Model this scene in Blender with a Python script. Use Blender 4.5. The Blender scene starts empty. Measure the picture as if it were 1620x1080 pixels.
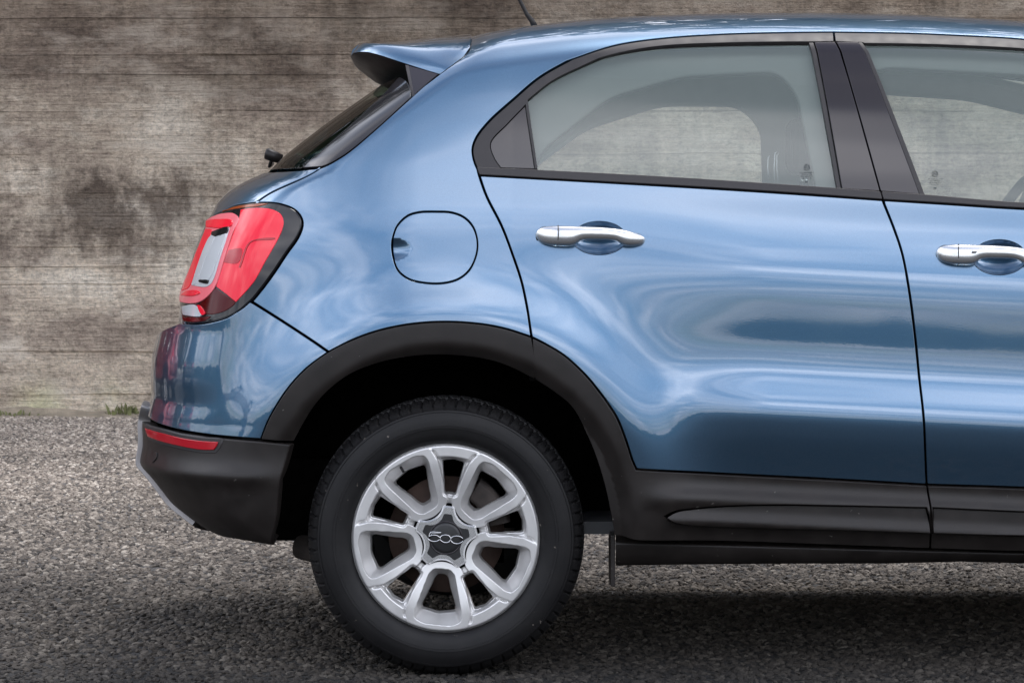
import bpy, math, random
import numpy as np
from mathutils import Vector, kdtree
from mathutils.geometry import delaunay_2d_cdt
R = math.radians
random.seed(7); rng = np.random.default_rng(7)
scene = bpy.context.scene
COL = scene.collection

# ------------------------------------------------------------------ camera, light, exposure
F, D0, H, CX, CY = 5025.0, 7.5, 1.161, 810.0, 300.0
cd = bpy.data.cameras.new('camera'); cam = bpy.data.objects.new('camera', cd); COL.objects.link(cam)
cam.location = (0, -D0, H); cam.rotation_euler = (R(90), 0, 0)
cd.sensor_width = 36; cd.lens = F / 1620 * 36; cd.shift_y = -(540 - CY) / 1620
cd.clip_start = 0.1; cd.clip_end = 3000
cd.dof.use_dof = True; cd.dof.focus_distance = 7.6; cd.dof.aperture_fstop = 32
scene.camera = cam

SUN_EL, SUN_ROT = 67, 28            # sun high, beyond the car and a little to the right
w = bpy.data.worlds.new('World'); scene.world = w; w.use_nodes = True
def build_world():
    nt = w.node_tree; n = nt.nodes; l = nt.links
    n.clear()
    out = n.new('ShaderNodeOutputWorld'); bg = n.new('ShaderNodeBackground')
    sky = n.new('ShaderNodeTexSky'); sky.sky_type = 'NISHITA'; sky.sun_disc = False
    sky.sun_elevation = R(SUN_EL); sky.sun_rotation = R(SUN_ROT)
    sky.air_density = 1.2; sky.dust_density = 1.0; sky.ozone_density = 1.5
    tc = n.new('ShaderNodeTexCoord'); sep = n.new('ShaderNodeSeparateXYZ'); l.new(tc.outputs['Generated'], sep.inputs[0])
    mx = n.new('ShaderNodeMath'); mx.operation = 'MAXIMUM'; mx.inputs[1].default_value = 0.0; l.new(sep.outputs[2], mx.inputs[0])
    ad = n.new('ShaderNodeMath'); ad.operation = 'ADD'; ad.inputs[1].default_value = 0.14; l.new(mx.outputs[0], ad.inputs[0])
    dx = n.new('ShaderNodeMath'); dx.operation = 'DIVIDE'; l.new(sep.outputs[0], dx.inputs[0]); l.new(ad.outputs[0], dx.inputs[1])
    dy = n.new('ShaderNodeMath'); dy.operation = 'DIVIDE'; l.new(sep.outputs[1], dy.inputs[0]); l.new(ad.outputs[0], dy.inputs[1])
    cb = n.new('ShaderNodeCombineXYZ'); l.new(dx.outputs[0], cb.inputs[0]); l.new(dy.outputs[0], cb.inputs[1])
    no = n.new('ShaderNodeTexNoise'); no.inputs['Scale'].default_value = 1.1; no.inputs['Detail'].default_value = 9
    no.inputs['Roughness'].default_value = 0.58; no.inputs['Distortion'].default_value = 0.35; l.new(cb.outputs[0], no.inputs['Vector'])
    cr = n.new('ShaderNodeValToRGB'); l.new(no.outputs['Fac'], cr.inputs[0])
    cr.color_ramp.elements[0].position = 0.36; cr.color_ramp.elements[0].color = (0.12, 0.12, 0.12, 1)
    cr.color_ramp.elements[1].position = 0.60; cr.color_ramp.elements[1].color = (1, 1, 1, 1)
    n2 = n.new('ShaderNodeTexNoise'); n2.inputs['Scale'].default_value = 2.6; n2.inputs['Detail'].default_value = 7; l.new(cb.outputs[0], n2.inputs['Vector'])
    cc = n.new('ShaderNodeValToRGB'); l.new(n2.outputs['Fac'], cc.inputs[0])
    cc.color_ramp.elements[0].position = 0.40; cc.color_ramp.elements[0].color = (9.8, 10.4, 12.0, 1)
    cc.color_ramp.elements[1].position = 0.60; cc.color_ramp.elements[1].color = (20.5, 20.3, 21.4, 1)
    # cloud banks stand brightest a third of the way up; the sky opens overhead and dims in haze near the horizon
    el = n.new('ShaderNodeValToRGB'); l.new(mx.outputs[0], el.inputs[0]); q = el.color_ramp.elements
    q[0].position = 0; q[0].color = (.42,) * 3 + (1,); q[1].position = 1; q[1].color = (.22,) * 3 + (1,)
    for ps, c in ((.10, .50), (.26, .70), (.46, 1.22), (.70, 1.20), (.84, .40)): x = q.new(ps); x.color = (c, c, c, 1)
    cm = n.new('ShaderNodeMix'); cm.data_type = 'RGBA'; cm.blend_type = 'MULTIPLY'; cm.inputs[0].default_value = 1
    l.new(cc.outputs[0], cm.inputs[6]); l.new(el.outputs[0], cm.inputs[7])
    gap = n.new('ShaderNodeMapRange'); gap.inputs[1].default_value = .72; gap.inputs[2].default_value = .95; gap.inputs[3].default_value = 1; gap.inputs[4].default_value = .35; l.new(mx.outputs[0], gap.inputs[0])
    cov = n.new('ShaderNodeMath'); cov.operation = 'MULTIPLY'; l.new(cr.outputs[0], cov.inputs[0]); l.new(gap.outputs[0], cov.inputs[1])
    mix = n.new('ShaderNodeMix'); mix.data_type = 'RGBA'
    l.new(cov.outputs[0], mix.inputs[0]); l.new(sky.outputs[0], mix.inputs[6]); l.new(cm.outputs[2], mix.inputs[7])
    bg.inputs['Strength'].default_value = 0.11
    l.new(mix.outputs[2], bg.inputs['Color']); l.new(bg.outputs[0], out.inputs[0])
build_world()
sd_ = bpy.data.lights.new('sun', 'SUN'); sd_.energy = 0.8; sd_.angle = R(15); sd_.color = (1, 0.955, 0.9)
sun = bpy.data.objects.new('sun', sd_); COL.objects.link(sun)
sun.rotation_euler = (R(-(90 - SUN_EL)), 0, R(-SUN_ROT))
vs = scene.view_settings; vs.view_transform = 'Standard'; vs.look = 'None'; vs.gamma = 1; vs.use_curve_mapping = False
vs.exposure = 0.86
scene.cycles.max_bounces = 10; scene.cycles.transparent_max_bounces = 16
scene.cycles.use_denoising = True

# ------------------------------------------------------------------ small helpers
def new_mat(name):
    m = bpy.data.materials.new(name); m.use_nodes = True
    return m, m.node_tree, m.node_tree.nodes['Principled BSDF']
def simple(name, col, rough=0.5, metal=0.0, coat=0.0, spec=0.5, coat_rough=0.03):
    m, nt, p = new_mat(name)
    p.inputs['Base Color'].default_value = (*col, 1); p.inputs['Roughness'].default_value = rough
    p.inputs['Metallic'].default_value = metal; p.inputs['Coat Weight'].default_value = coat
    p.inputs['Coat Roughness'].default_value = coat_rough; p.inputs['Specular IOR Level'].default_value = spec
    return m
def specks(m, col=(.30, .28, .25), scale=45, size=.09, share=.93):
    nt = m.node_tree; n = nt.nodes; l = nt.links; p = n['Principled BSDF']; src = p.inputs['Base Color'].links[0].from_socket
    tc = n.new('ShaderNodeTexCoord'); wv = n.new('ShaderNodeTexNoise'); wv.inputs['Scale'].default_value = 120; l.new(tc.outputs['Object'], wv.inputs['Vector'])
    ad = n.new('ShaderNodeVectorMath'); ad.operation = 'MULTIPLY_ADD'; ad.inputs[1].default_value = (.02, .02, .02); l.new(wv.outputs['Color'], ad.inputs[0]); l.new(tc.outputs['Object'], ad.inputs[2])
    v = n.new('ShaderNodeTexVoronoi'); v.inputs['Scale'].default_value = scale; l.new(ad.outputs[0], v.inputs['Vector'])
    a = n.new('ShaderNodeMath'); a.operation = 'LESS_THAN'; a.inputs[1].default_value = size; l.new(v.outputs['Distance'], a.inputs[0])
    sp_ = n.new('ShaderNodeSeparateColor'); l.new(v.outputs['Color'], sp_.inputs[0]); b = n.new('ShaderNodeMath'); b.operation = 'GREATER_THAN'; b.inputs[1].default_value = share; l.new(sp_.outputs[0], b.inputs[0])
    c = n.new('ShaderNodeMath'); c.operation = 'MULTIPLY'; l.new(a.outputs[0], c.inputs[0]); l.new(b.outputs[0], c.inputs[1])
    mx = n.new('ShaderNodeMix'); mx.data_type = 'RGBA'; l.new(c.outputs[0], mx.inputs[0]); l.new(src, mx.inputs[6]); mx.inputs[7].default_value = (*col, 1); l.new(mx.outputs[2], p.inputs['Base Color'])
def textured(name, col, rough, scale=60, var=0.25, bump=0.0, bscale=400, metal=0.0, coat=0.0, rvar=0.1, dist=0.001, spec=0.5):
    """a plain colour broken up by wear: colour, roughness and fine relief vary"""
    m, nt, p = new_mat(name); n = nt.nodes; l = nt.links
    tc = n.new('ShaderNodeTexCoord')
    a = n.new('ShaderNodeTexNoise'); a.inputs['Scale'].default_value = scale; a.inputs['Detail'].default_value = 6
    l.new(tc.outputs['Object'], a.inputs['Vector'])
    r = n.new('ShaderNodeValToRGB'); l.new(a.outputs['Fac'], r.inputs[0])
    r.color_ramp.elements[0].position = .3; r.color_ramp.elements[1].position = .7
    r.color_ramp.elements[0].color = (*[c * (1 - var) for c in col], 1); r.color_ramp.elements[1].color = (*[min(1, c * (1 + var)) for c in col], 1)
    l.new(r.outputs[0], p.inputs['Base Color'])
    mr = n.new('ShaderNodeMapRange'); l.new(a.outputs['Fac'], mr.inputs[0])
    mr.inputs[1].default_value = .3; mr.inputs[2].default_value = .7
    mr.inputs[3].default_value = max(0, rough - rvar); mr.inputs[4].default_value = min(1, rough + rvar); l.new(mr.outputs[0], p.inputs['Roughness'])
    p.inputs['Metallic'].default_value = metal; p.inputs['Coat Weight'].default_value = coat; p.inputs['Specular IOR Level'].default_value = spec
    if bump:
        b = n.new('ShaderNodeTexNoise'); b.inputs['Scale'].default_value = bscale; b.inputs['Detail'].default_value = 3
        l.new(tc.outputs['Object'], b.inputs['Vector'])
        bm_ = n.new('ShaderNodeBump'); bm_.inputs['Strength'].default_value = bump; bm_.inputs['Distance'].default_value = dist
        l.new(b.outputs['Fac'], bm_.inputs['Height']); l.new(bm_.outputs[0], p.inputs['Normal'])
    return m
def mesh_obj(name, verts, faces, mat, parent=None, smooth=True, normals=None):
    me = bpy.data.meshes.new(name)
    me.from_pydata([tuple(map(float, v)) for v in verts], [], [tuple(int(i) for i in f) for f in faces])
    me.validate(); me.update()
    if smooth: me.polygons.foreach_set('use_smooth', [True] * len(me.polygons))
    if normals is not None and len(me.vertices) == len(normals):
        me.normals_split_custom_set_from_vertices([tuple(map(float, v)) for v in normals])
    me.materials.append(mat)
    o = bpy.data.objects.new(name, me); COL.objects.link(o)
    if parent is not None:
        o.parent = parent
        if parent.get('origin') is not None:
            ox = parent['origin']; o.location = (-ox[0], -ox[1], -ox[2])
    return o
def empty(name, loc=(0, 0, 0), parent=None):
    o = bpy.data.objects.new(name, None); COL.objects.link(o); o.location = loc; o.empty_display_size = .1
    if parent is not None: o.parent = parent
    return o
def tag(o, label=None, cat=None, group=None, kind=None):
    if label: o['label'] = label
    if cat: o['category'] = cat
    if group: o['group'] = group
    if kind: o['kind'] = kind
    return o
class MB:
    """collects shapes of ONE part"""
    def __init__(s): s.v = []; s.f = []
    def add(s, v, f):
        k = len(s.v); s.v += [tuple(p) for p in v]; s.f += [tuple(i + k for i in q) for q in f]
    def box(s, x0, x1, y0, y1, z0, z1):
        v = [(x, y, z) for x in (x0, x1) for y in (y0, y1) for z in (z0, z1)]
        s.add(v, [(0, 1, 3, 2), (4, 6, 7, 5), (0, 4, 5, 1), (2, 3, 7, 6), (0, 2, 6, 4), (1, 5, 7, 3)])
    def tube(s, pts, rad, n=10, cap=True, closed=False):
        pts = [Vector(p) for p in pts]; m = len(pts)
        if not hasattr(rad, '__len__'): rad = [rad] * m
        rings = []; up = None
        for i, p in enumerate(pts):
            d = (pts[(i + 1) % m] - pts[i - 1]) if (closed or 0 < i < m - 1) else (pts[1] - pts[0] if i == 0 else pts[-1] - pts[-2])
            d.normalize()
            if up is None:
                up = Vector((0, 0, 1)) if abs(d.z) < .9 else Vector((1, 0, 0))
            a = d.cross(up).normalized(); up = a.cross(d).normalized()
            rings.append([p + (a * math.cos(2 * math.pi * k / n) + up * math.sin(2 * math.pi * k / n)) * rad[i] for k in range(n)])
        v = [q for r_ in rings for q in r_]; f = []
        for i in range(m if closed else m - 1):
            for k in range(n):
                a = i * n + k; b = i * n + (k + 1) % n; c = ((i + 1) % m) * n + (k + 1) % n; d = ((i + 1) % m) * n + k
                f.append((a, b, c, d))
        if cap and not closed:
            f.append(tuple(range(n))[::-1]); f.append(tuple((m - 1) * n + k for k in range(n)))
        s.add(v, f)
    def grid(s, G, flip=False):
        nu, nv = len(G), len(G[0]); v = [p for r_ in G for p in r_]; f = []
        for i in range(nu - 1):
            for j in range(nv - 1):
                q = (i * nv + j, i * nv + j + 1, (i + 1) * nv + j + 1, (i + 1) * nv + j)
                f.append(q[::-1] if flip else q)
        s.add(v, f)
    def lathe_y(s, prof, n=64, c=(0, 0, 0), mod=None):
        v = []; f = []; m = len(prof)
        for i in range(n):
            t = 2 * math.pi * i / n
            for j, (r_, y) in enumerate(prof):
                if mod: r_, y = mod(r_, y, t, j)
                v.append((c[0] + r_ * math.cos(t), c[1] + y, c[2] + r_ * math.sin(t)))
        for i in range(n):
            for j in range(m - 1):
                a = i * m + j; b = ((i + 1) % n) * m + j
                f.append((a, a + 1, b + 1, b))
        s.add(v, f)
    def build(s, name, mat, parent=None, smooth=True):
        return mesh_obj(name, s.v, s.f, mat, parent, smooth)
def bevel(o, wd=.004, seg=2, ang=35):
    m = o.modifiers.new('bevel', 'BEVEL'); m.width = wd; m.segments = seg; m.limit_method = 'ANGLE'; m.angle_limit = R(ang); m.harden_normals = False
    return o
def subd(o, n=2):
    m = o.modifiers.new('subd', 'SUBSURF'); m.levels = n; m.render_levels = n; return o
def sstep(a, b, x):
    t = np.clip((x - a) / (b - a), 0, 1); return t * t * (3 - 2 * t)
def catmull(pts, step):
    P = np.array(pts, float)
    if len(P) == 2:
        n = max(2, int(np.linalg.norm(P[1] - P[0]) / step) + 1)
        return P[0] + (P[1] - P[0]) * np.linspace(0, 1, n)[:, None]
    E = np.vstack([2 * P[0] - P[1], P, 2 * P[-1] - P[-2]]); out = []
    for i in range(1, len(E) - 2):
        p0, p1, p2, p3 = E[i - 1:i + 3]
        d = [max(1e-6, np.linalg.norm(b - a) ** .5) for a, b in ((p0, p1), (p1, p2), (p2, p3))]
        t0 = 0; t1 = d[0]; t2 = t1 + d[1]; t3 = t2 + d[2]
        n = max(1, int(round(np.linalg.norm(p2 - p1) / step)))
        t = np.linspace(t1, t2, n, endpoint=False)[:, None]
        A1 = (t1 - t) / (t1 - t0) * p0 + (t - t0) / (t1 - t0) * p1; A2 = (t2 - t) / (t2 - t1) * p1 + (t - t1) / (t2 - t1) * p2
        A3 = (t3 - t) / (t3 - t2) * p2 + (t - t2) / (t3 - t2) * p3
        B1 = (t2 - t) / (t2 - t0) * A1 + (t - t0) / (t2 - t0) * A2; B2 = (t3 - t) / (t3 - t1) * A2 + (t - t1) / (t3 - t1) * A3
        out.append((t2 - t) / (t2 - t1) * B1 + (t - t1) / (t2 - t1) * B2)
    out.append(P[-1:]); return np.vstack(out)
def table(knots, sigma, lo, hi):
    """smooth curve through knots: fine table blurred by a gaussian"""
    k = np.array(sorted(knots), float); step = .001; xs = np.arange(lo - .2, hi + .2, step); ysv = np.interp(xs, k[:, 0], k[:, 1])
    s0 = (k[1, 1] - k[0, 1]) / (k[1, 0] - k[0, 0]); s1 = (k[-1, 1] - k[-2, 1]) / (k[-1, 0] - k[-2, 0])
    ysv = np.where(xs < k[0, 0], k[0, 1] + s0 * (xs - k[0, 0]), ysv); ysv = np.where(xs > k[-1, 0], k[-1, 1] + s1 * (xs - k[-1, 0]), ysv)
    r_ = int(sigma * 4 / step); g = np.exp(-.5 * (np.arange(-r_, r_ + 1) * step / sigma) ** 2); g /= g.sum()
    pad = np.concatenate([ysv[0] + (ysv[1] - ysv[0]) * np.arange(-r_, 0), ysv, ysv[-1] + (ysv[-1] - ysv[-2]) * np.arange(1, r_ + 1)])
    ysm = np.convolve(pad, g, 'valid')
    return lambda x: np.interp(x, xs, ysm)
def at(px, py, y):
    """the point of the place seen at photo pixel (px, py), y metres beyond the wheel face"""
    return ((px - CX) * (y + D0) / F, y, H - (py - CY) * (y + D0) / F)

# ------------------------------------------------------------------ the car's skin as a surface
XW, ZW, RW = -.158, .332, .332          # rear wheel
XF = 2.412                              # front wheel
YC = .90                                # the car's middle plane
tabA = table([(.24, .10), (.30, .072), (.35, .050), (.40, .036), (.45, .036), (.50, .040), (.55, .027), (.60, .0145), (.64, .0085), (.668, .0070), (.70, .0155), (.735, .0305), (.77, .0425), (.82, .0475),
              (.88, .0492), (.95, .052), (1.0, .059), (1.06, .078), (1.12, .102), (1.18, .130), (1.24, .153), (1.32, .186), (1.40, .222), (1.48, .264), (1.56, .312), (1.64, .37)], .015, .2, 1.8)
tabB = table([(.24, .10), (.30, .066), (.38, .046), (.46, .042), (.54, .040), (.62, .038), (.72, .040),
              (.80, .044), (.88, .050), (.95, .058), (1.0, .067), (1.06, .083), (1.12, .104), (1.18, .130), (1.24, .153), (1.32, .186), (1.40, .222), (1.48, .264), (1.56, .312), (1.64, .37)], .024, .2, 1.8)
def shear(x): return .05 * np.log1p(np.exp((np.minimum(x, 2.2) + .02) / .06)) * .06
def side(x, z):
    wv = z + shear(x)
    m = sstep(.20, .62, x) * (1 - sstep(1.85, 2.15, x))
    y = tabB(wv) + m * (tabA(wv) - tabB(wv))
    for xc_ in (XW, XF):
        r_ = np.hypot(x - xc_, z - .34)
        y = y - .040 * np.exp(-(np.maximum(r_ - .495, 0) / .115) ** 2) * sstep(-.2, .1, .62 - np.abs(z - .34))
    y = y + .34 * np.maximum(-.22 - x, 0) ** 2 + .20 * np.maximum(x - 2.35, 0) ** 2 + .010 * (np.clip(x, 0, 2) - .9) ** 2
    # greenhouse and pillars draw in towards the back
    y = y + .10 * np.maximum(-.0 - x, 0) ** 1.5 * sstep(1.15, 1.5, z)
    return y
def sil(pts, sc):  # silhouette pixels -> (z, x) knots at a depth
    return [(H - (py - CY) / sc, (px - CX) / sc) for px, py in pts]
xr_body = table([(.60, -.852), (.74, -.850)] + sil([(275, 500), (283, 460), (299, 400), (313, 365), (323, 345), (335, 320), (356, 300), (386, 283), (421, 270), (433, 253), (470, 223), (513, 190), (586.7, 136.7)], 634)
                + [(1.50, -.25), (1.60, -.12), (1.70, .0)], .008, .3, 1.9)
xr_bump = table([(.20, -.55), (.26, -.66), (.30, -.745), (.325, -.797)] + sil([(256, 800), (227, 757), (215, 722), (211.5, 680), (217, 655)], 640) + sil([(226, 632), (226, 600), (231, 570), (240, 541)], 640) + [(.82, -.88), (1.0, -.88)], .008, .2, 1.2)
zt_ = table([(-.6, 1.42), (-.35, 1.485), (-.2, 1.525), (-.105, 1.556), (.045, 1.577), (.145, 1.590), (.306, 1.603), (.548, 1.611), (.79, 1.6126), (1.03, 1.608), (1.306, 1.592), (1.50, 1.560), (1.62, 1.50),
             (1.9, 1.33), (2.18, 1.16), (2.30, 1.115), (2.6, 1.075), (2.9, 1.01), (3.15, .93), (3.3, .83), (3.5, .60)], .04, -.8, 3.8)
xf_ = table([(.2, 3.2), (.35, 3.32), (.6, 3.36), (.8, 3.30), (.95, 3.15), (1.2, 3.0)], .03, .1, 1.7)
class Surf:
    def __init__(s, xr, Rc, Dc, La):
        s.xr, s.Rc, s.Dc, s.La = xr, Rc, Dc, La
        A, B = np.meshgrid(np.arange(-1.6, 1.75, .01), np.arange(.2, 2.05, .01), indexing='ij')
        s.A, s.B = A.ravel(), B.ravel(); P_ = s.P(s.A, s.B); N_ = s.N(s.A, s.B)
        v = P_ - np.array([0, -D0, H]); vis = (v * N_).sum(1) < 0
        s.A, s.B, P_ = s.A[vis], s.B[vis], P_[vis]
        s.U, s.V = s.proj(P_)
    @staticmethod
    def proj(P_): return CX + F * P_[:, 0] / (P_[:, 1] + D0), CY - F * (P_[:, 2] - H) / (P_[:, 1] + D0)
    def P(s, a, b):
        a = np.asarray(a, float); b = np.asarray(b, float)
        Rz, Dr, Lz = .11, .26, .30; x = a; z = b
        for _ in range(3):
            zc = zt_(x) - Rz
            psi = (b - zc) / Lz * (math.pi / 2); over = np.maximum(psi - math.pi / 2, 0) * Lz / (math.pi / 2); psi = np.clip(psi, 0, math.pi / 2)
            z = np.where(b > zc, zc + Rz * np.sin(psi) + .016 * (1 - np.exp(-over * 3)), b)
            dyr = np.where(b > zc, Dr * (1 - np.cos(psi)) + over, 0)
            zz = np.minimum(z, 1.62)
            xc = s.xr(zz) + s.Rc
            phi = (xc - a) / s.La * (math.pi / 2); ov = np.maximum(phi - math.pi / 2, 0) * s.La / (math.pi / 2); phi = np.clip(phi, 0, math.pi / 2)
            xfc = xf_(zz) - .3
            ph2 = (a - xfc) / .5 * (math.pi / 2); ov2 = np.maximum(ph2 - math.pi / 2, 0) * .5 / (math.pi / 2); ph2 = np.clip(ph2, 0, math.pi / 2)
            x = np.where(a < xc, xc - s.Rc * np.sin(phi) - .02 * (1 - np.exp(-ov * 4)), np.where(a > xfc, xfc + .3 * np.sin(ph2), a))
        y = side(x, z) + dyr + s.Dc * (1 - np.cos(phi)) + ov + .5 * (1 - np.cos(ph2)) + ov2
        return np.stack([x, y, z], -1)
    def N(s, a, b, e=.0015):
        d1 = s.P(a + e, b) - s.P(a - e, b); d2 = s.P(a, b + e) - s.P(a, b - e)
        n = np.cross(d1, d2); return n / np.maximum(np.linalg.norm(n, axis=-1, keepdims=True), 1e-9)
    def inv(s, pts):
        """photo pixels -> surface coordinates"""
        out = []
        for p in pts:
            if len(p) == 3: out.append((p[0], p[1])); continue
            px, py = p; i = int(np.argmin((s.U - px) ** 2 + (s.V - py) ** 2)); ab = np.array([s.A[i], s.B[i]]); best = None
            for _ in range(14):
                q = s.P(np.array([ab[0], ab[0] + 1e-4, ab[0]]), np.array([ab[1], ab[1], ab[1] + 1e-4])); u, v = s.proj(q)
                r_ = np.array([px - u[0], py - v[0]]); e = float(r_ @ r_)
                if best is None or e < best[0]: best = (e, ab.copy())
                if e < 1e-4: break
                J = np.array([[u[1] - u[0], u[2] - u[0]], [v[1] - v[0], v[2] - v[0]]]) / 1e-4
                try: st = np.linalg.solve(J, r_)
                except np.linalg.LinAlgError: break
                m_ = np.linalg.norm(st); ab = ab + st * min(1, .02 / max(m_, 1e-9))
            out.append(tuple(best[1]))
        return out
BODY = Surf(xr_body, .20, .40, .48)
BUMP = Surf(xr_bump, .22, .40, .50)

def outline(surf, segs, step=.006):
    pts = []
    for sg in segs:
        ab = surf.inv(sg); c = catmull(ab, step)
        pts.append(c[:-1])
    return np.vstack(pts)
def area(P): return .5 * np.sum(P[:, 0] * np.roll(P[:, 1], -1) - np.roll(P[:, 0], -1) * P[:, 1])
def clean(P, mind=.0012):
    out = [P[0]]
    for p in P[1:]:
        if np.hypot(*(p - out[-1])) > mind: out.append(p)
    if np.hypot(*(out[0] - out[-1])) < mind: out.pop()
    return np.array(out)
def inset(P, d):
    """P counter-clockwise; d > 0 moves inwards"""
    e = np.roll(P, -1, 0) - P; e /= np.maximum(np.linalg.norm(e, axis=1, keepdims=True), 1e-9)
    n1 = np.stack([-e[:, 1], e[:, 0]], 1); n0 = np.roll(n1, 1, 0); n = n0 + n1
    n /= np.maximum(np.linalg.norm(n, axis=1, keepdims=True), 1e-6); c = np.maximum((n * n1).sum(1), .45)
    return P + n * (d / c)[:, None]
def inside(P, Q):
    x, y = Q[:, 0], Q[:, 1]; r_ = np.zeros(len(Q), bool)
    for i in range(len(P)):
        x0, y0 = P[i]; x1, y1 = P[(i + 1) % len(P)]
        if y0 == y1: continue
        c = ((y0 > y) != (y1 > y)); r_[c] ^= x[c] < (x1 - x0) * (y[c] - y0) / (y1 - y0) + x0
    return r_
def cdt(outer, holes, grid):
    loops = [outer] + holes; pts = []; edges = []
    for L in loops:
        k = len(pts); pts += [tuple(p) for p in L]; edges += [(k + i, k + (i + 1) % len(L)) for i in range(len(L))]
    nb = len(pts)
    kd = kdtree.KDTree(nb)
    for i, p in enumerate(pts): kd.insert((p[0], p[1], 0), i)
    kd.balance()
    keep = inside(outer, grid)
    for h in holes: keep &= ~inside(h, grid)
    G = grid[keep]; sp = np.hypot(*(grid[1] - grid[0])) if len(grid) > 1 else .01
    pts += [tuple(g) for g in G if kd.find((g[0], g[1], 0))[2] > sp * .45]
    vo, eo, fo, ov, oe, of = delaunay_2d_cdt([Vector(p) for p in pts], edges, [], 0, 1e-7, True)
    V = np.array([tuple(v) for v in vo]); T = np.array([f for f in fo if len(f) == 3])
    c = V[T].mean(1); k = inside(outer, c)
    for h in holes: k &= ~inside(h, c)
    T = T[k]
    ar = (V[T[:, 1], 0] - V[T[:, 0], 0]) * (V[T[:, 2], 1] - V[T[:, 0], 1]) - (V[T[:, 1], 1] - V[T[:, 0], 1]) * (V[T[:, 2], 0] - V[T[:, 0], 0])
    T[ar < 0] = T[ar < 0][:, ::-1]
    return V, T[np.abs(ar) > 1e-12]
OUTL = {}
def patch(name, surf, segs, mat, parent, holes=(), off=0.0, gap=.0025, bev=.0016, depth=.014, sp=.012, mirror=True, both=False, hole_gap=None, cb=None, raw=None):
    """one panel cut out of the skin: outline traced, rolled edge, flange behind it, true surface normals"""
    fo_ = off if callable(off) else (lambda P_: np.full(P_.shape[:-1], float(off)))
    def Q(a, b):
        P_ = surf.P(a, b); return P_ + surf.N(a, b) * fo_(P_)[..., None]
    def NQ(a, b, e=.0012):
        d1 = Q(a + e, b) - Q(a - e, b); d2 = Q(a, b + e) - Q(a, b - e)
        n = np.cross(d1, d2); return n / np.maximum(np.linalg.norm(n, axis=-1, keepdims=True), 1e-9)
    O = raw if raw is not None else outline(surf, segs)
    O = clean(O)
    if area(O) < 0: O = O[::-1]
    O = inset(O, gap)
    Hs = []
    for h in holes:
        h = clean(h if isinstance(h, np.ndarray) else outline(surf, h)); h = h if area(h) > 0 else h[::-1]
        Hs.append(inset(h, -(gap if hole_gap is None else hole_gap)))
    Oi = inset(O, bev); Hi = [inset(h, -bev) for h in Hs]
    lo, hi = O.min(0), O.max(0)
    gx, gy = np.meshgrid(np.arange(lo[0], hi[0], sp), np.arange(lo[1], hi[1], sp * .9), indexing='ij'); gx = gx + (np.arange(gx.shape[1]) % 2)[None] * sp * .5
    grid = np.stack([gx.ravel(), gy.ravel()], 1)
    if len(grid) < 2: grid = np.array([[9., 9.], [9.01, 9.]])
    V, T = cdt(Oi, Hi, grid)
    P3 = Q(V[:, 0], V[:, 1]); N3 = NQ(V[:, 0], V[:, 1]); verts = [P3]; norms = [N3]; faces = [tuple(t) for t in T]; k = len(P3)
    if bev > 0:
        for L, Li, sgn in [(O, Oi, 1)] + [(h, hi_, -1) for h, hi_ in zip(Hs, Hi)]:
            n = len(L); p0 = Q(Li[:, 0], Li[:, 1]); n0 = NQ(Li[:, 0], Li[:, 1]); pe = Q(L[:, 0], L[:, 1])
            outw = pe - p0; outw -= n0 * (outw * n0).sum(1, keepdims=True); outw /= np.maximum(np.linalg.norm(outw, axis=1, keepdims=True), 1e-9)
            p05 = p0 + outw * bev * .7 - n0 * bev * .3; p1 = p0 + outw * bev - n0 * bev; p2 = p1 - n0 * depth
            m05 = (outw + n0) / math.sqrt(2)
            verts += [p0, p05, p1, p2]; norms += [n0, m05, outw, outw]
            for i in range(n):
                j = (i + 1) % n
                for r_ in range(3):
                    q = (k + r_ * n + i, k + (r_ + 1) * n + i, k + (r_ + 1) * n + j, k + r_ * n + j)
                    faces.append(q if sgn > 0 else q[::-1])
            k += 4 * n
    V3 = np.vstack(verts); Nn = np.vstack(norms)
    OUTL[name] = O
    def mir(V3, Nn, faces):
        v = V3.copy(); v[:, 1] = 2 * YC - v[:, 1]; n_ = Nn.copy(); n_[:, 1] *= -1
        return v, n_, [tuple(reversed(f)) for f in faces]
    if both:
        v, n_, f = mir(V3, Nn, faces); kk = len(V3)
        return mesh_obj(name, np.vstack([V3, v]), faces + [tuple(i + kk for i in q) for q in f], mat, parent, True, np.vstack([Nn, n_]))
    o = mesh_obj(name, V3, faces, mat, parent, True, Nn)
    if cb: cb(o, False)
    if mirror:
        v, n_, f = mir(V3, Nn, faces)
        o2 = mesh_obj(name, v, f, mat, TWIN.get(parent.name, parent), True, n_)
        TWIN[o.name] = o2
    return o
TWIN = {}
def twin(o):
    """the same part on the far side of the car"""
    me = o.data.copy(); co = np.empty(len(me.vertices) * 3); me.vertices.foreach_get('co', co); co = co.reshape(-1, 3); co[:, 1] = 2 * YC - co[:, 1]
    me.vertices.foreach_set('co', co.ravel()); me.flip_normals(); me.update()
    c = o.copy(); c.data = me; COL.objects.link(c); c.parent = TWIN.get(o.parent.name, o.parent); TWIN[o.name] = c
    return c

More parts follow.
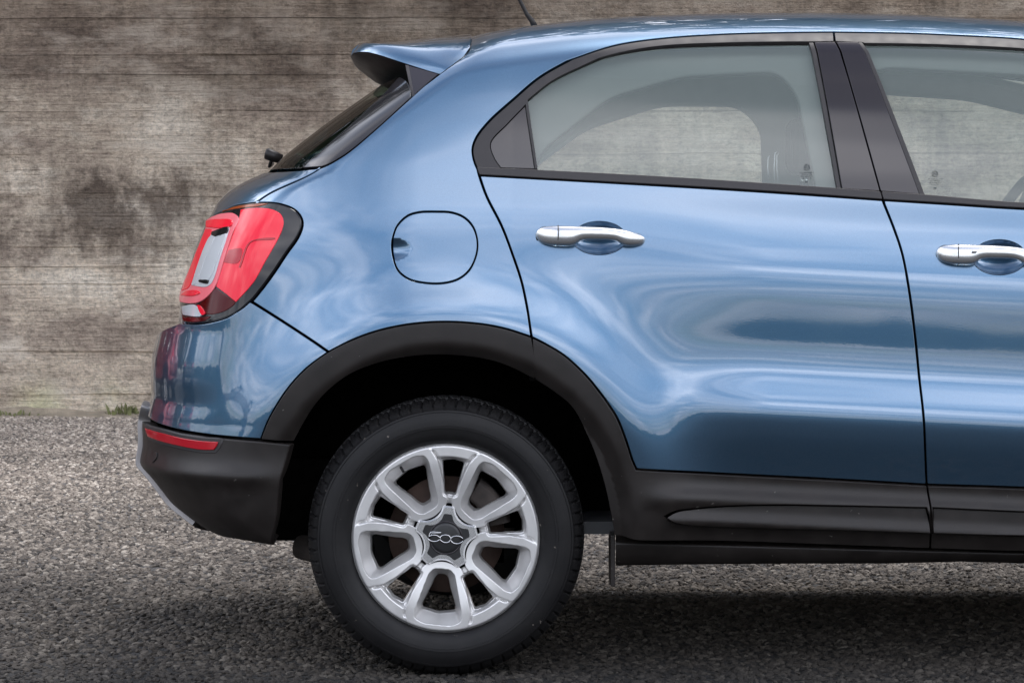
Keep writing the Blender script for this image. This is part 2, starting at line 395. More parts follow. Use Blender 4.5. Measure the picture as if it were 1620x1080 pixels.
def bcen(a):
    lo, hi = 1.2, 2.8
    for _ in range(40):
        m_ = (lo + hi) / 2
        if BODY.P(np.array([a]), np.array([m_]))[0, 1] < YC: lo = m_
        else: hi = m_
    return lo
def acen(surf, b):
    lo, hi = -3.0, 0.5
    for _ in range(40):
        m_ = (lo + hi) / 2
        if surf.P(np.array([m_]), np.array([b]))[0, 1] > YC: lo = m_
        else: hi = m_
    return hi
def roofline(a0, a1, n=14): return [(a, bcen(a), 1) for a in np.linspace(a0, a1, n)]
def rearline(surf, b0, b1, n=8): return [(acen(surf, b), b, 1) for b in np.linspace(b0, b1, n)]

# ------------------------------------------------------------------ materials
def paint_mat(name, base, flake):
    m, nt, p = new_mat(name); n = nt.nodes; l = nt.links
    tc = n.new('ShaderNodeTexCoord')
    v = n.new('ShaderNodeTexVoronoi'); v.inputs['Scale'].default_value = 1800; l.new(tc.outputs['Object'], v.inputs['Vector'])
    mx = n.new('ShaderNodeMix'); mx.data_type = 'RGBA'; mx.inputs[6].default_value = (*base, 1); mx.inputs[7].default_value = (*flake, 1)
    l.new(v.outputs['Color'], mx.inputs[0]); l.new(mx.outputs[2], p.inputs['Base Color'])
    p.inputs['Metallic'].default_value = .85; p.inputs['Roughness'].default_value = .30
    p.inputs['Coat Weight'].default_value = 1; p.inputs['Coat Roughness'].default_value = .012; p.inputs['Coat IOR'].default_value = 1.85
    o = n.new('ShaderNodeTexNoise'); o.inputs['Scale'].default_value = 260; o.inputs['Detail'].default_value = 1; l.new(tc.outputs['Object'], o.inputs['Vector'])
    b = n.new('ShaderNodeBump'); b.inputs['Strength'].default_value = .06; b.inputs['Distance'].default_value = .0004; l.new(o.outputs['Fac'], b.inputs['Height'])
    l.new(b.outputs[0], p.inputs['Coat Normal'])
    return m
M = {}
M['paint'] = paint_mat('blue_metallic_paint', (.044, .112, .200), (.084, .178, .286))
M['plastic'] = textured('black_grained_plastic', (.0165, .0135, .0122), .43, 18, .25, .25, 900, dist=.0006, rvar=.06, spec=.34)
M['trim'] = textured('satin_black_trim', (.030, .0265, .0270), .46, 30, .15, .1, 900, dist=.0003, rvar=.05, spec=.4)
M['gloss'] = simple('gloss_black_panel', (.016, .012, .015), .07, spec=.55)
M['frit'] = simple('ceramic_black_glass_edge', (.02, .019, .022), .10)
M['rubber'] = textured('black_rubber_seal', (.006, .006, .006), .7, 60, .3)
M['void'] = simple('dark_cavity', (.002, .002, .002), .9, spec=0)
M['liner'] = textured('wheel_well_liner_felt', (.0035, .0033, .003), .95, 40, .4, spec=0)
M['silver'] = simple('satin_silver_plastic', (.80, .80, .80), .24, .85)
M['skid'] = textured('silver_painted_skid_plate', (.25, .235, .228), .40, 40, .05, metal=.4, rvar=.05)
M['alloy'] = textured('silver_alloy_paint', (.72, .71, .70), .34, 25, .04, metal=.55, rvar=.03, coat=.2)
M['chrome'] = simple('chrome', (.75, .75, .76), .10, 1.0)
M['hub'] = simple('hub_cap_black', (.02, .02, .021), .38)
M['cast'] = textured('dusty_iron', (.055, .045, .040), .75, 30, .5, metal=.3)
M['rust'] = textured('rusty_brake_disc', (.075, .048, .038), .55, 20, .4, metal=.4)
M['barrel'] = textured('brake_dusted_barrel', (.07, .065, .062), .6, 20, .3, metal=.4)
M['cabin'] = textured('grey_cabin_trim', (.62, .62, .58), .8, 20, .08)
M['cabin_darkened'] = textured('cabin_trim_painted_dim', (.21, .22, .21), .8, 20, .05)  # near-side trim, direct window light toned down in its colour
M['cabin_lightened'] = textured('cabin_trim_painted_bright', (.88, .88, .84), .8, 20, .04)  # far-side trim, missing cabin light painted into its colour
M['cabin_dark'] = textured('charcoal_cabin_plastic', (.055, .056, .058), .6, 20, .15)
M['seat'] = textured('dark_grey_seat_cloth', (.07, .072, .078), .9, 200, .3)
M['redlens'] = simple('red_lens', (.92, .016, .040), .08)
M['deepred'] = simple('deep_red_lens', (.075, .001, .002), .12, spec=.25)
M['rib'] = simple('mid_red_lens', (.42, .008, .018), .15)  # plain darker red for lens ribs, tile and bumper reflector
M['pinklens'] = simple('milky_red_light_guide', (.85, .17, .20), .16)
M['amber'] = simple('amber_lens', (.30, .055, .008), .15)
M['smoke'] = simple('smoked_lens', (.012, .011, .012), .08)
M['clear'] = simple('clear_lens', (.66, .68, .70), .12, .1, coat=1.0)
def glass_mat(name, tint, ior=1.5, rough=0.0, haze=.0):
    m, nt, p = new_mat(name); n = nt.nodes; l = nt.links; n.remove(p); out = n['Material Output']
    t = n.new('ShaderNodeBsdfTransparent'); t.inputs[0].default_value = (*tint, 1)
    g = n.new('ShaderNodeBsdfGlossy'); g.inputs['Roughness'].default_value = rough
    f = n.new('ShaderNodeFresnel'); f.inputs[0].default_value = ior
    d = n.new('ShaderNodeBsdfDiffuse'); d.inputs[0].default_value = (.44, .52, .48, 1)
    mh = n.new('ShaderNodeMixShader'); mh.inputs[0].default_value = haze; l.new(t.outputs[0], mh.inputs[1]); l.new(d.outputs[0], mh.inputs[2])
    mx = n.new('ShaderNodeMixShader'); l.new(f.outputs[0], mx.inputs[0]); l.new(mh.outputs[0], mx.inputs[1]); l.new(g.outputs[0], mx.inputs[2])
    l.new(mx.outputs[0], out.inputs[0]); return m
M['glass'] = glass_mat('green_tinted_glass', (.87, .92, .885), 1.62, haze=.20)
M['rearglass'] = glass_mat('dark_green_tinted_glass', (.15, .23, .18), 1.40, haze=.0)
M['tyre'] = None
def tyre_mat():
    m, nt, p = new_mat('worn_tyre_rubber'); n = nt.nodes; l = nt.links
    tc = n.new('ShaderNodeTexCoord'); a = n.new('ShaderNodeTexNoise'); a.inputs['Scale'].default_value = 9; a.inputs['Detail'].default_value = 9; a.inputs['Roughness'].default_value = .7
    l.new(tc.outputs['Object'], a.inputs['Vector']); r = n.new('ShaderNodeValToRGB'); l.new(a.outputs['Fac'], r.inputs[0])
    e = r.color_ramp.elements; e[0].position = .35; e[0].color = (.0065, .0062, .0068, 1); e[1].position = .72; e[1].color = (.014, .0132, .0132, 1)
    x = e.new(.80); x.color = (.060, .054, .048, 1)
    l.new(r.outputs[0], p.inputs['Base Color']); p.inputs['Roughness'].default_value = .55; p.inputs['Specular IOR Level'].default_value = .28
    b = n.new('ShaderNodeTexNoise'); b.inputs['Scale'].default_value = 180; b.inputs['Detail'].default_value = 4; l.new(tc.outputs['Object'], b.inputs['Vector'])
    k = n.new('ShaderNodeBump'); k.inputs['Strength'].default_value = .3; k.inputs['Distance'].default_value = .0006; l.new(b.outputs['Fac'], k.inputs['Height']); l.new(k.outputs[0], p.inputs['Normal'])
    return m
M['tyre'] = tyre_mat()

specks(M['plastic'], (.13, .12, .11), scale=60, size=.10, share=.92); specks(M['tyre'], (.16, .14, .12), 55, .13, .90)

# ------------------------------------------------------------------ the car
ORG = (1.2, YC, 0)
car = empty('parked_car', ORG); car['origin'] = ORG
tag(car, 'blue compact crossover car with black wheel arch trim parked in front of the concrete wall', 'car')

GAP_R = [(758, 277), (769.7, 310), (794, 358.4), (811, 403), (825, 445), (833.5, 484), (841, 534)]
GAP_M = [(1393.5, 303), (1397.5, 319), (1413, 358), (1427, 400), (1438, 458), (1449, 545), (1458, 629), (1464, 718), (1466, 766.5)]
TOP_R = [(756, 268), (751, 257), (747.5, 237), (753, 219), (773, 193), (813, 156.7), (853, 123), (907, 93), (973, 71.7), (1053, 60), (1137, 54.3), (1260, 51), (1319, 50.5)]
TOP_F = [(1319, 50.5), (1420, 52), (1500, 55), (1620, 62), (1.45, 1.535, 1), (1.62, 1.46, 1), (1.85, 1.30, 1), (2.06, 1.16, 1)]
ARCH_O = [(413, 695), (423, 669), (437, 643), (458, 612), (485, 583), (520, 557), (560, 537), (600, 523), (650, 513), (705, 509.5), (760, 513), (800, 520.5), (841, 533.5)]
ARCH_D = [(841, 533.5), (860, 543), (893, 563), (926.7, 594), (946.7, 618), (963, 640), (976, 661), (989, 693), (1000, 727)]
ARCH_I = [(463, 700), (481, 668), (500, 640), (525, 614), (560, 590), (620, 570), (690, 562.5), (760, 568), (800, 579), (845, 601)]
ARCH_DI = [(845, 601), (877, 622), (904, 645), (925, 683), (944, 729), (958, 778), (966.7, 822), (971.5, 853)]
LAMP = [(330, 347.7), (351.5, 335.5), (371.9, 326.3), (402.4, 321.2), (433, 321.8), (453.3, 326.3), (468.6, 334.4), (476.8, 345.6), (478.2, 356.9), (471.7, 375.2), (453.3, 401.7), (433, 432.2), (412.6, 459.7),
        (398, 477), (384, 489.3), (365.7, 501.5), (341.3, 509.6), (314.8, 512.7), (293, 510.6)]
LAMP_L = [(293, 510.6), (289.5, 493), (288.5, 473), (297, 442), (311, 408), (324, 373), (330, 347.7)]
rv = lambda L: list(reversed(L))
def ell(cx, cy, rx, ry, n=40): return [[(cx + rx * math.cos(t), cy + ry * math.sin(t)) for t in np.linspace(0, 2 * math.pi, n)]]

# body shell: quarter panels, roof and A-pillars are one pressing
FUEL = [[(590 + x / 5.786, 310 + y / 5.786) for x, y in [(545, 143), (720, 152), (840, 200), (920, 290), (957, 430), (940, 560), (880, 680), (780, 760), (640, 797), (480, 795), (330, 760), (230, 680), (185, 560), (172, 450), (185, 370), (225, 270), (320, 180), (430, 148), (545, 143)]]]
PIL = [(1.53, 1.64, 1), (1.72, 1.50, 1), (1.95, 1.35, 1), (2.16, 1.22, 1)]
i_l = LAMP.index((398, 477))
shell = patch('body_shell', BODY, [
    [(404, 321.3), (426.7, 306), (483, 280), (508, 265)], [(508, 265), (520, 260), (550, 242), (600, 200), (651, 154)],
    [(651, 154), (696, 117.4), (737, 87), (742.5, 78), (745, 66), (745, 60)], [(745, 60), (-.108, bcen(-.108), 1)],
    roofline(-.108, 1.60), [(1.60, bcen(1.60), 1), PIL[0]], PIL, [PIL[-1], (2.06, 1.16, 1)], rv(TOP_F), rv(TOP_R), [(756, 268)] + GAP_R,
    rv(ARCH_O[5:]), [(520, 557), (495.6, 540), (398, 477)], rv(LAMP[3:i_l + 1])],
    M['paint'], car, holes=[FUEL], hole_gap=.0018, sp=.011, both=True, mirror=False, depth=.02)
def fuel_off(P_):
    u = CX + F * P_[:, 0] / (P_[:, 1] + D0); v = CY - F * (P_[:, 2] - H) / (P_[:, 1] + D0)
    rr = ((u - 617) / 34) ** 2 + ((v - 394) / 19) ** 2
    return -.014 * np.clip(1 - rr, 0, 1) ** 1.2 - .0004
patch('fuel_flap', BODY, FUEL, M['paint'], car, off=fuel_off, gap=.0018, sp=.005, mirror=False)
patch('fuel_flap_recess', BODY, FUEL, M['void'], car, off=-.022, gap=-.012, bev=0, sp=.03, mirror=False)

# tail gate and rear glass
tg = patch('tailgate', BODY, [[(508, 265), (483, 280), (426.7, 306), (404, 321.3)], rv(LAMP[:4]), rv(LAMP_L), [(293, 510.6), (acen(BODY, .795) + .5, .785, 1), (acen(BODY, .785), .785, 1)],
      rearline(BODY, .785, 1.185), [(acen(BODY, 1.185), 1.185, 1), (422, 271)], [(422, 271), (467, 269), (508, 265)]], M['paint'], car, sp=.012, both=True, mirror=False, depth=.02)
GL = [(477, 266), (505, 241), (533, 217), (575, 179), (608, 147), (632, 121)]
patch('rear_window', BODY, [GL, [(632, 121), (acen(BODY, 1.42), 1.42, 1)], rearline(BODY, 1.42, 1.195), [(acen(BODY, 1.195), 1.195, 1), (422, 269.5)], [(422, 269.5), (477, 266)]], M['rearglass'], car, off=-.001, sp=.016, both=True, mirror=False, gap=.0005, depth=.004)
patch('window_border', BODY, [[(508, 264), (520, 259.5), (550, 241), (600, 199.5), (650, 154)], [(650, 154), (643, 128), (632, 121)], rv(GL), [(477, 266), (508, 264)]], M['frit'], car, off=.0, sp=.012, gap=.001, depth=.004, mirror=True)

# bumper
bump_x = lambda P_: np.zeros(len(P_))
patch('bumper', BUMP, [LAMP[i_l:], [(293, 510.6), (272, 520), (251, 532)], [(251, 532), (acen(BUMP, .785) + .35, .785, 1), (acen(BUMP, .785), .785, 1)], rearline(BUMP, .785, .60), [(acen(BUMP, .60), .60, 1), (231, 652)],
      [(231, 652), (237, 663), (290, 681.5), (350, 690), (413, 695)], ARCH_O[:6], [(520, 557), (495.6, 540), (398, 477)]], M['paint'], car, off=lambda P_: .065 * np.maximum(P_[:, 2] - .60, 0) * sstep(-.52, -.72, P_[:, 0]), sp=.009, both=True, mirror=False, depth=.06)
def clad(lo, cut):
    def f(P_):
        r_ = np.hypot(P_[:, 0] - XW, P_[:, 2] - .345)
        return lo - np.minimum(.95 * .005 * np.log1p(np.exp(np.clip((cut - .004 - r_) / .005, -30, 30))), .03)
    return f
BL = [(229, 664), (231, 706), (243, 753), (266.7, 793), (302, 835)]
def bump_off(P_):
    z = P_[:, 2]
    return .006 + .006 * np.exp(-((z - .475) / .04) ** 2) + .012 * np.exp(-((z - .478) / .022) ** 2) * sstep(-.52, -.66, P_[:, 0]) - .16 * np.maximum(.43 - z, 0) ** 1.3
patch('bumper_cladding', BUMP, [[(413, 696), (350, 691), (290, 683), (229, 664)], BL, [(302, 835), (340, 848), (380, 858), (435, 867)], [(435, 867), (437, 830), (446, 765), (463, 701)], [(463, 701), (413, 696)]],
      M['plastic'], car, off=bump_off, sp=.008, depth=.03, bev=.0045)
patch('skid_plate', BUMP, [BL, [(302, 835), (acen(BUMP, .30) + .35, .30, 1), (acen(BUMP, .30), .30, 1)], rearline(BUMP, .30, .60), [(acen(BUMP, .60), .60, 1), (222, 644), (229, 664)]], M['skid'], car, off=lambda P_: bump_off(P_) + .012, sp=.012, both=True, mirror=False, depth=.03)
RF = [[(235, 676), (262, 684), (290, 691), (325, 696.5), (350, 698)], [(350, 698), (347, 706), (342, 712)], [(342, 712), (323, 711.5), (280, 703), (240, 690)], [(240, 690), (235, 676)]]
patch('reflector', BUMP, RF, M['rib'], car, off=.011, sp=.008, gap=.001)
patch('reflector_frame', BUMP, RF, M['trim'], car, off=.008, sp=.008, gap=-.009, depth=.004, bev=.004)
patch('parking_sensor', BUMP, ell(252.5, 721, 3.6, 7, 16), M['plastic'], car, off=lambda P_: bump_off(P_) + .003, sp=.004, gap=0, depth=.006)

patch('wheel_arch_trim', BODY, [ARCH_O, [(841, 533.5), (846, 560), (848, 602)], rv(ARCH_I), [(463, 700), (413, 695)]], M['plastic'], car, off=clad(.007, .452), sp=.0055, depth=.10, gap=.002)

# doors
cupR = ell(948, 376.7, 43, 26.5); cupF = ell(1581, 407, 43, 28)
rd = patch('rear_door', BODY, [[(758, 277)] + [(920, 286), (1120, 297.5), (1260, 306.5), (1397, 316)], [(1397, 316)] + GAP_M[1:], [(1466, 766.5), (1300, 757), (1150, 749.5), (1006.7, 742)], [(1006.7, 742), (1000, 727)], rv(ARCH_D), [(841, 533.5)] + rv(GAP_R)[1:]],
      M['paint'], car, holes=[cupR], sp=.0095, hole_gap=0)
SILL_F = [(1466, 766.5), (1620, 771.5), (1.6, .43, 1), (1.98, .415, 1)]
fd = patch('front_door', BODY, [[(1397, 316), (1500, 322.5), (1620, 330), (1.6, 1.105, 1), (2.09, 1.082, 1)], [(2.09, 1.082, 1), (2.12, .95, 1), (2.08, .7, 1), (1.98, .415, 1)], rv(SILL_F), rv(GAP_M)[:-1]], M['paint'], car, holes=[cupF], sp=.011, hole_gap=0)
def cup_off(cx, cy, rx, ry):
    def f(P_):
        u = CX + F * P_[:, 0] / (P_[:, 1] + D0); v = CY - F * (P_[:, 2] - H) / (P_[:, 1] + D0)
        return -.030 * np.clip(1 - ((u - cx) / rx) ** 2 - ((v - cy) / ry) ** 2, 0, 1) ** .75
    return f
patch('handle_cup', BODY, cupR, M['paint'], rd, off=cup_off(948, 376.7, 43, 26.5), sp=.0035, gap=0, bev=0)
patch('handle_cup', BODY, cupF, M['paint'], fd, off=cup_off(1581, 407, 43, 28), sp=.0035, gap=0, bev=0)

def handle(ox, oy, parent, button):
    up = [(846.7, 371.7), (850, 364), (857, 359.5), (870, 357.5), (883, 357), (920, 358), (960, 360), (985, 363), (1006, 368.5), (1016, 372.5), (1020.5, 376.5), (1022, 380)]
    lo = [(846.7, 371.7), (849, 378), (857, 384), (870, 387.5), (883, 388.5), (906, 388), (920, 381.5), (947, 380.5), (973, 382), (990, 388.5), (1008, 388.5), (1018, 386), (1022, 381)]
    up = catmull(up, 3.0); lo_ = catmull(lo, 3.0); xs = np.concatenate([847 + 174 * (1 - np.cos(np.linspace(0, math.pi, 60))) / 2])
    G = []
    for x in xs:
        t = (x - 847) / 174; u = np.interp(x, up[:, 0], up[:, 1]); l_ = np.interp(x, lo_[:, 0], lo_[:, 1])
        if l_ - u < .8: l_ = u + .8
        lift = .034 * (1 - (2 * t - 1) ** 4) ** .6 + .006
        row = []
        for q in np.linspace(0, 1, 15):
            ang = math.pi * q
            py = (u + l_) / 2 - (l_ - u) / 2 * math.cos(ang) ; prof = math.sin(ang) ** .55 if 0 < q < 1 else 0
            base = float(side(np.array([(x + ox - CX) / 665]), np.array([H - (py + oy - CY) / 665]))[0])
            yv = base - lift * (.35 + .65 * prof) + (.010 * (py - u) / (l_ - u))
            row.append(at(x + ox, py + oy, yv))
        G.append(row)
    mb = MB(); mb.grid(G)
    # inner face closes the grip
    back = [[(p[0], p[1] + .010, p[2]) for p in (r_[0], r_[7], r_[-1])] for r_ in G]
    for i in range(len(G)):
        back[i][0] = G[i][0]; back[i][2] = G[i][-1]
    mb.grid(back, flip=True)
    o = mb.build('handle', M['silver'], parent); twin(o)
    s = MB()
    bse = float(side(np.array([(883 + ox - CX) / 665]), np.array([H - (372 + oy - CY) / 665]))[0])
    s.tube([at(883 + ox, 356.6 + oy, bse - .0255), at(883 + ox, 361 + oy, bse - .0386), at(883 + ox, 372 + oy, bse - .0372), at(883 + ox, 383 + oy, bse - .029), at(883 + ox, 388.8 + oy, bse - .008)], .0011, 6)
    o = s.build('handle_seam', M['rubber'], o); 
    if button:
        q = MB(); c = at(908 + ox, 368 + oy, bse - .0395); q.box(c[0] - .006, c[0] + .006, c[1] - .0012, c[1] + .006, c[2] - .0035, c[2] + .0035)
        bevel(q.build('unlock_button', M['silver'], parent), .0015, 2)
    for cx_, rx_, ry_ in ((863, 15.5, 15.5), (1004, 15.5, 11)):
        g = MB(); ring = [at(cx_ + ox + rx_ * math.cos(t), 373.5 + oy + (cx_ > 900) * 6 + ry_ * math.sin(t) , bse - .004) for t in np.linspace(0, 2 * math.pi, 28)]
        c = at(cx_ + ox, 373 + oy, bse - .004); g.add([c] + ring[:-1], [(0, 1 + (i + 1) % 27, 1 + i) for i in range(27)])
        o2 = g.build('handle_gasket', M['rubber'], parent); m = o2.modifiers.new('thick', 'SOLIDIFY'); m.thickness = .008; twin(o2)
handle(0, 0, rd, False); handle(633.5, 29.5, fd, True)

# window frames, pillars, glass
off_t = -.002
QG = [[(831, 166), (803, 195), (776, 226), (781, 248), (792, 265)], [(792, 265), (846, 266.5)], [(846, 266.5), (831, 166)]]
INN = [(836, 158), (873, 129), (920, 105.5), (987, 81.5), (1053, 71.5), (1153, 67), (1260, 65.5), (1284, 65.5)]
patch('window_frame', BODY, [TOP_R, [(1319, 50.5), (1320, 65)], [(1320, 65)] + rv(INN), [(836, 158), (852, 268)], [(852, 268), (756, 268)]], M['trim'], rd, holes=[QG], off=off_t, sp=.008, gap=.002, hole_gap=.0005, bev=.001)
patch('quarter_glass', BODY, QG, M['gloss'], rd, off=-.004, sp=.01, gap=.001, bev=.0008)
WIN = [[(836.7, 160), (873, 131), (920, 107.5), (987, 83.5), (1053, 73.5), (1153, 69.5), (1260, 68), (1281, 68)], [(1281, 68), (1327, 298)], [(1327, 298), (1260, 294), (1053, 280), (852, 269)], [(852, 269), (836.7, 160)]]
patch('window', BODY, WIN, M['glass'], rd, off=-.011, sp=.016, gap=-.004, bev=.001, depth=.003)
patch('window_seal', BODY, [[(1279.5, 66), (1287, 66)], [(1287, 66), (1331, 298.5)], [(1331, 298.5), (1324, 298)], [(1324, 298), (1279.5, 66)]], M['trim'], rd, off=-.003, sp=.01, gap=.0003, bev=.0008)
GP = [(1318.5, 52), (1323, 66), (1344.5, 130), (1368, 213), (1393, 303)]
patch('pillar_trim', BODY, [[(1287.5, 65.5), (1321.5, 65.5)], [(1321.5, 65.5)] + GP[2:], [(1393, 303), (1331.5, 299)], [(1331.5, 299), (1287.5, 65.5)]], M['gloss'], rd, off=-.001, sp=.012, gap=.0016, bev=.0012)
BELT_R = [(753, 264), (853, 268.5), (1053, 279), (1200, 288.5), (1330, 297.5), (1393, 302.5)]
patch('belt_moulding', BODY, [BELT_R, [(1393, 302.5), (1397, 317)], [(1397, 317), (1260, 307), (1120, 298), (920, 287), (758, 278)], [(758, 278), (753, 264)]], M['trim'], rd, off=.004, sp=.008, gap=.001, bev=.0025)
# front door
WF = [[(1363.5, 68), (1420, 68.5), (1500, 70.5), (1620, 76.5), (1.44, 1.50, 1), (1.62, 1.42, 1), (1.85, 1.25, 1), (1.98, 1.12, 1)], [(1.98, 1.12, 1), (1.6, 1.125, 1), (1620, 321), (1464, 308.5)], [(1464, 308.5), (1363.5, 68)]]
patch('window_frame', BODY, [TOP_F, [(2.06, 1.16, 1), (2.09, 1.10, 1)], [(2.09, 1.10, 1), (1.98, 1.12, 1)], rv(WF[0]), [(1363.5, 66.5), (1321, 65)], [(1321, 65), (1319, 50.5)]], M['trim'], fd, off=off_t, sp=.009, gap=.002, bev=.001)
patch('window', BODY, WF, M['glass'], fd, off=-.011, sp=.018, gap=-.004, bev=.001, depth=.003)
patch('window_seal', BODY, [[(1357.5, 66), (1364, 66)], [(1364, 66), (1464, 309)], [(1464, 309), (1455, 308)], [(1455, 308), (1357.5, 66)]], M['trim'], fd, off=-.002, sp=.01, gap=.0003, bev=.0008)
patch('pillar_trim', BODY, [[(1321.5, 65.5), (1358, 65.5)], [(1358, 65.5), (1456, 308)], [(1456, 308), (1393, 303)], rv(GP)[:4]], M['gloss'], fd, off=-.001, sp=.012, gap=.0016, bev=.0012)
patch('belt_moulding', BODY, [[(1393, 302.5), (1460, 307), (1620, 320), (1.6, 1.123, 1), (2.06, 1.102, 1)], [(2.06, 1.102, 1), (2.07, 1.085, 1)], [(2.07, 1.085, 1), (1.6, 1.107, 1), (1620, 330.5), (1500, 323), (1397, 317)], [(1397, 317), (1393, 302.5)]], M['trim'], fd, off=.004, sp=.008, gap=.001, bev=.0025)
# black backing strips behind the shut lines, standing in for the gaps' shade
def strip(px, hw, name, mat, off=-.016, parent=car):
    ab = catmull(BODY.inv(px), .02); d = np.gradient(ab, axis=0); d /= np.linalg.norm(d, axis=1, keepdims=True); n_ = np.stack([-d[:, 1], d[:, 0]], 1)
    raw = np.vstack([ab + n_ * hw, (ab - n_ * hw)[::-1]])
    return patch(name, BODY, None, mat, parent, raw=raw, off=off, gap=0, bev=0, sp=.03)
strip([(757, 268)] + GAP_R[1:] + [(848, 602)], .016, 'door_gap_backing', M['void'])
strip(GP[:1] + GP + GAP_M[1:] + [(1471, 810), (1471, 872)], .015, 'door_gap_backing', M['void'])
strip(TOP_R[:-1], .012, 'door_gap_backing', M['void']); strip(TOP_R[-2:] + TOP_F[1:4], .012, 'door_gap_backing', M['void'])
strip([(520, 557), (495.6, 540), (398, 477)], .014, 'bumper_gap_backing', M['void'], off=-.02)

# lower door cladding and sill
def clad_door(P_):
    wv = P_[:, 2] + shear(P_[:, 0]); m = sstep(.28, .42, P_[:, 0])
    return clad(.007, .452)(P_) + m * (.017 * np.exp(-((wv - .450) / .026) ** 2) - .006 * sstep(.42, .36, wv))
LEAF = [[(1051, 815.6), (1066, 808), (1100, 803), (1211, 797.5), (1330, 799), (1464, 802)], [(1464, 802), (1469, 822), (1471, 841)], [(1471, 841), (1330, 836), (1211, 833), (1078, 828), (1058, 822), (1051, 815.6)]]
CB = [(971.5, 853), (1200, 858), (1471, 868)]
patch('door_cladding', BODY, [ARCH_D, [(1000, 727), (1006.7, 742)], [(1006.7, 742), (1150, 749.5), (1300, 757), (1466, 766.5)], [(1466, 766.5), (1471, 807), (1471.5, 868)], rv(CB), rv(ARCH_DI), [(845, 601), (841, 533.5)]],
      M['plastic'], rd, off=clad_door, holes=[LEAF], sp=.006, depth=.09, gap=.002, hole_gap=.001)
def leaf_off(P_):
    wv = P_[:, 2] + shear(P_[:, 0])
    return .013 + .010 * np.exp(-((wv - .402) / .016) ** 2)
patch('cladding_insert', BODY, LEAF, M['plastic'], rd, off=leaf_off, sp=.006, gap=.0015, bev=.002)
CB2 = [(1471.5, 868), (1620, 872.5), (1.6, .30, 1), (1.97, .29, 1)]
LF2 = [[(1474, 802), (1620, 808.5), (1.6, .385, 1), (1.9, .375, 1)], [(1.9, .375, 1), (1.9, .345, 1)], [(1.9, .345, 1), (1.6, .345, 1), (1620, 845), (1474, 841)], [(1474, 841), (1474, 802)]]
patch('door_cladding', BODY, [SILL_F, [(1.98, .415, 1), (1.97, .29, 1)], rv(CB2), [(1471.5, 868), (1471, 807), (1466, 766.5)]], M['plastic'], fd, off=clad_door, holes=[LF2], sp=.010, depth=.04, gap=.002, hole_gap=.001)
patch('cladding_insert', BODY, LF2, M['plastic'], fd, off=leaf_off, sp=.008, gap=.0015, bev=.002)
mb = MB(); G = []
for px in (974, 1100, 1250, 1400, 1520, 1620, 1750, 1900, 2120):
    t = (px - 973) / 647; top = 856 + 17 * min(t, 1.15); bot = 893 - 4 * min(t, 1.0) + 2 * math.sin(px * .02)
    G.append([at(px, top - 14, .10), at(px, top, .075), at(px, top + 2, .068), at(px, top + 5, .068), at(px, (top + bot) / 2, .072), at(px, bot - 3, .085), at(px, bot, .094), at(px, bot - 1, .16)])
mb.grid(G)
e0 = G[0]; mb.add(e0, [tuple(range(len(e0)))]); sill = mb.build('sill', M['plastic'], car); twin(sill)

# tail lamp: a smoked lens with red, amber and clear chambers under it
lp = patch('tail_lamp', BODY, [LAMP, LAMP_L], M['smoke'], car, off=.006, sp=.008, gap=.001, bev=.004, depth=.05)
def z3(L): return [(270 + x / 4.909, 310 + y / 4.909) for x, y in L]
def sub(name, segs, mat, off, bev=.0015, gap=.0004, sp=.007):
    patch(name, BODY, [z3(s_) for s_ in segs], M[mat], lp, off=off, sp=sp, gap=gap, bev=bev, depth=.002)
sub('red_lens', [[(560, 112), (700, 100), (800, 112), (860, 145), (885, 205), (875, 265), (840, 345), (740, 520), (640, 690), (520, 828)], [(520, 828), (450, 770), (370, 708)], [(370, 708), (430, 520), (500, 300), (545, 190), (560, 112)]], 'redlens', .0075)
sub('light_guide', [[(300, 195), (420, 145), (520, 150), (548, 200), (500, 300), (430, 520), (365, 712), (290, 800), (220, 835), (95, 828)], [(95, 828), (92, 780), (115, 700), (205, 480), (290, 262), (300, 195)]], 'pinklens', .0085)
sub('brake_lens', [[(300, 205), (400, 190), (500, 205), (500, 240), (440, 262), (300, 255)], [(300, 255), (300, 205)]], 'redlens', .011)
sub('brake_lens', [[(300, 262), (345, 285), (262, 470), (180, 700), (112, 745)], [(112, 745), (150, 640), (215, 470), (300, 262)]], 'redlens', .0100)
sub('fog_lens', [[(105, 775), (150, 742), (240, 740), (258, 758), (200, 782), (105, 775)]], 'redlens', .0108, bev=.001)
sub('indicator_window', [[(350, 288), (480, 255), (470, 300), (400, 520), (335, 692), (190, 705)], [(190, 705), (260, 490), (350, 288)]], 'clear', .0102)
sub('lens_hood', [[(348, 290), (478, 258), (468, 300), (400, 322), (372, 330), (345, 318)], [(345, 318), (348, 290)]], 'smoke', .0125)
sub('lens_hood', [[(248, 656), (328, 664), (322, 686), (250, 678)], [(250, 678), (248, 656)]], 'smoke', .0125)
sub('indicator_lens', [[(405, 325), (462, 300), (400, 480), (328, 658), (250, 655)], [(250, 655), (330, 470), (405, 325)]], 'clear', .0120)
sub('reverse_window', [[(190, 700), (255, 500), (330, 330), (372, 322), (300, 490), (225, 690), (190, 700)]], 'clear', .0114, bev=.001)
sub('red_lens', [[(368, 715), (440, 770), (515, 828), (450, 890), (330, 925), (290, 915), (240, 850), (290, 800), (368, 715)]], 'deepred', .0075)
sub('reverse_lens', [[(110, 858), (225, 855), (262, 930), (120, 928)], [(120, 928), (110, 858)]], 'clear', .0095)
sub('reverse_lens_edge', [[(228, 852), (250, 852), (292, 915), (268, 930), (228, 852)]], 'redlens', .0100, bev=.0008)
sub('lower_lens', [[(108, 938), (262, 940), (330, 938), (300, 965), (220, 982), (120, 975)], [(120, 975), (108, 938)]], 'deepred', .0078)
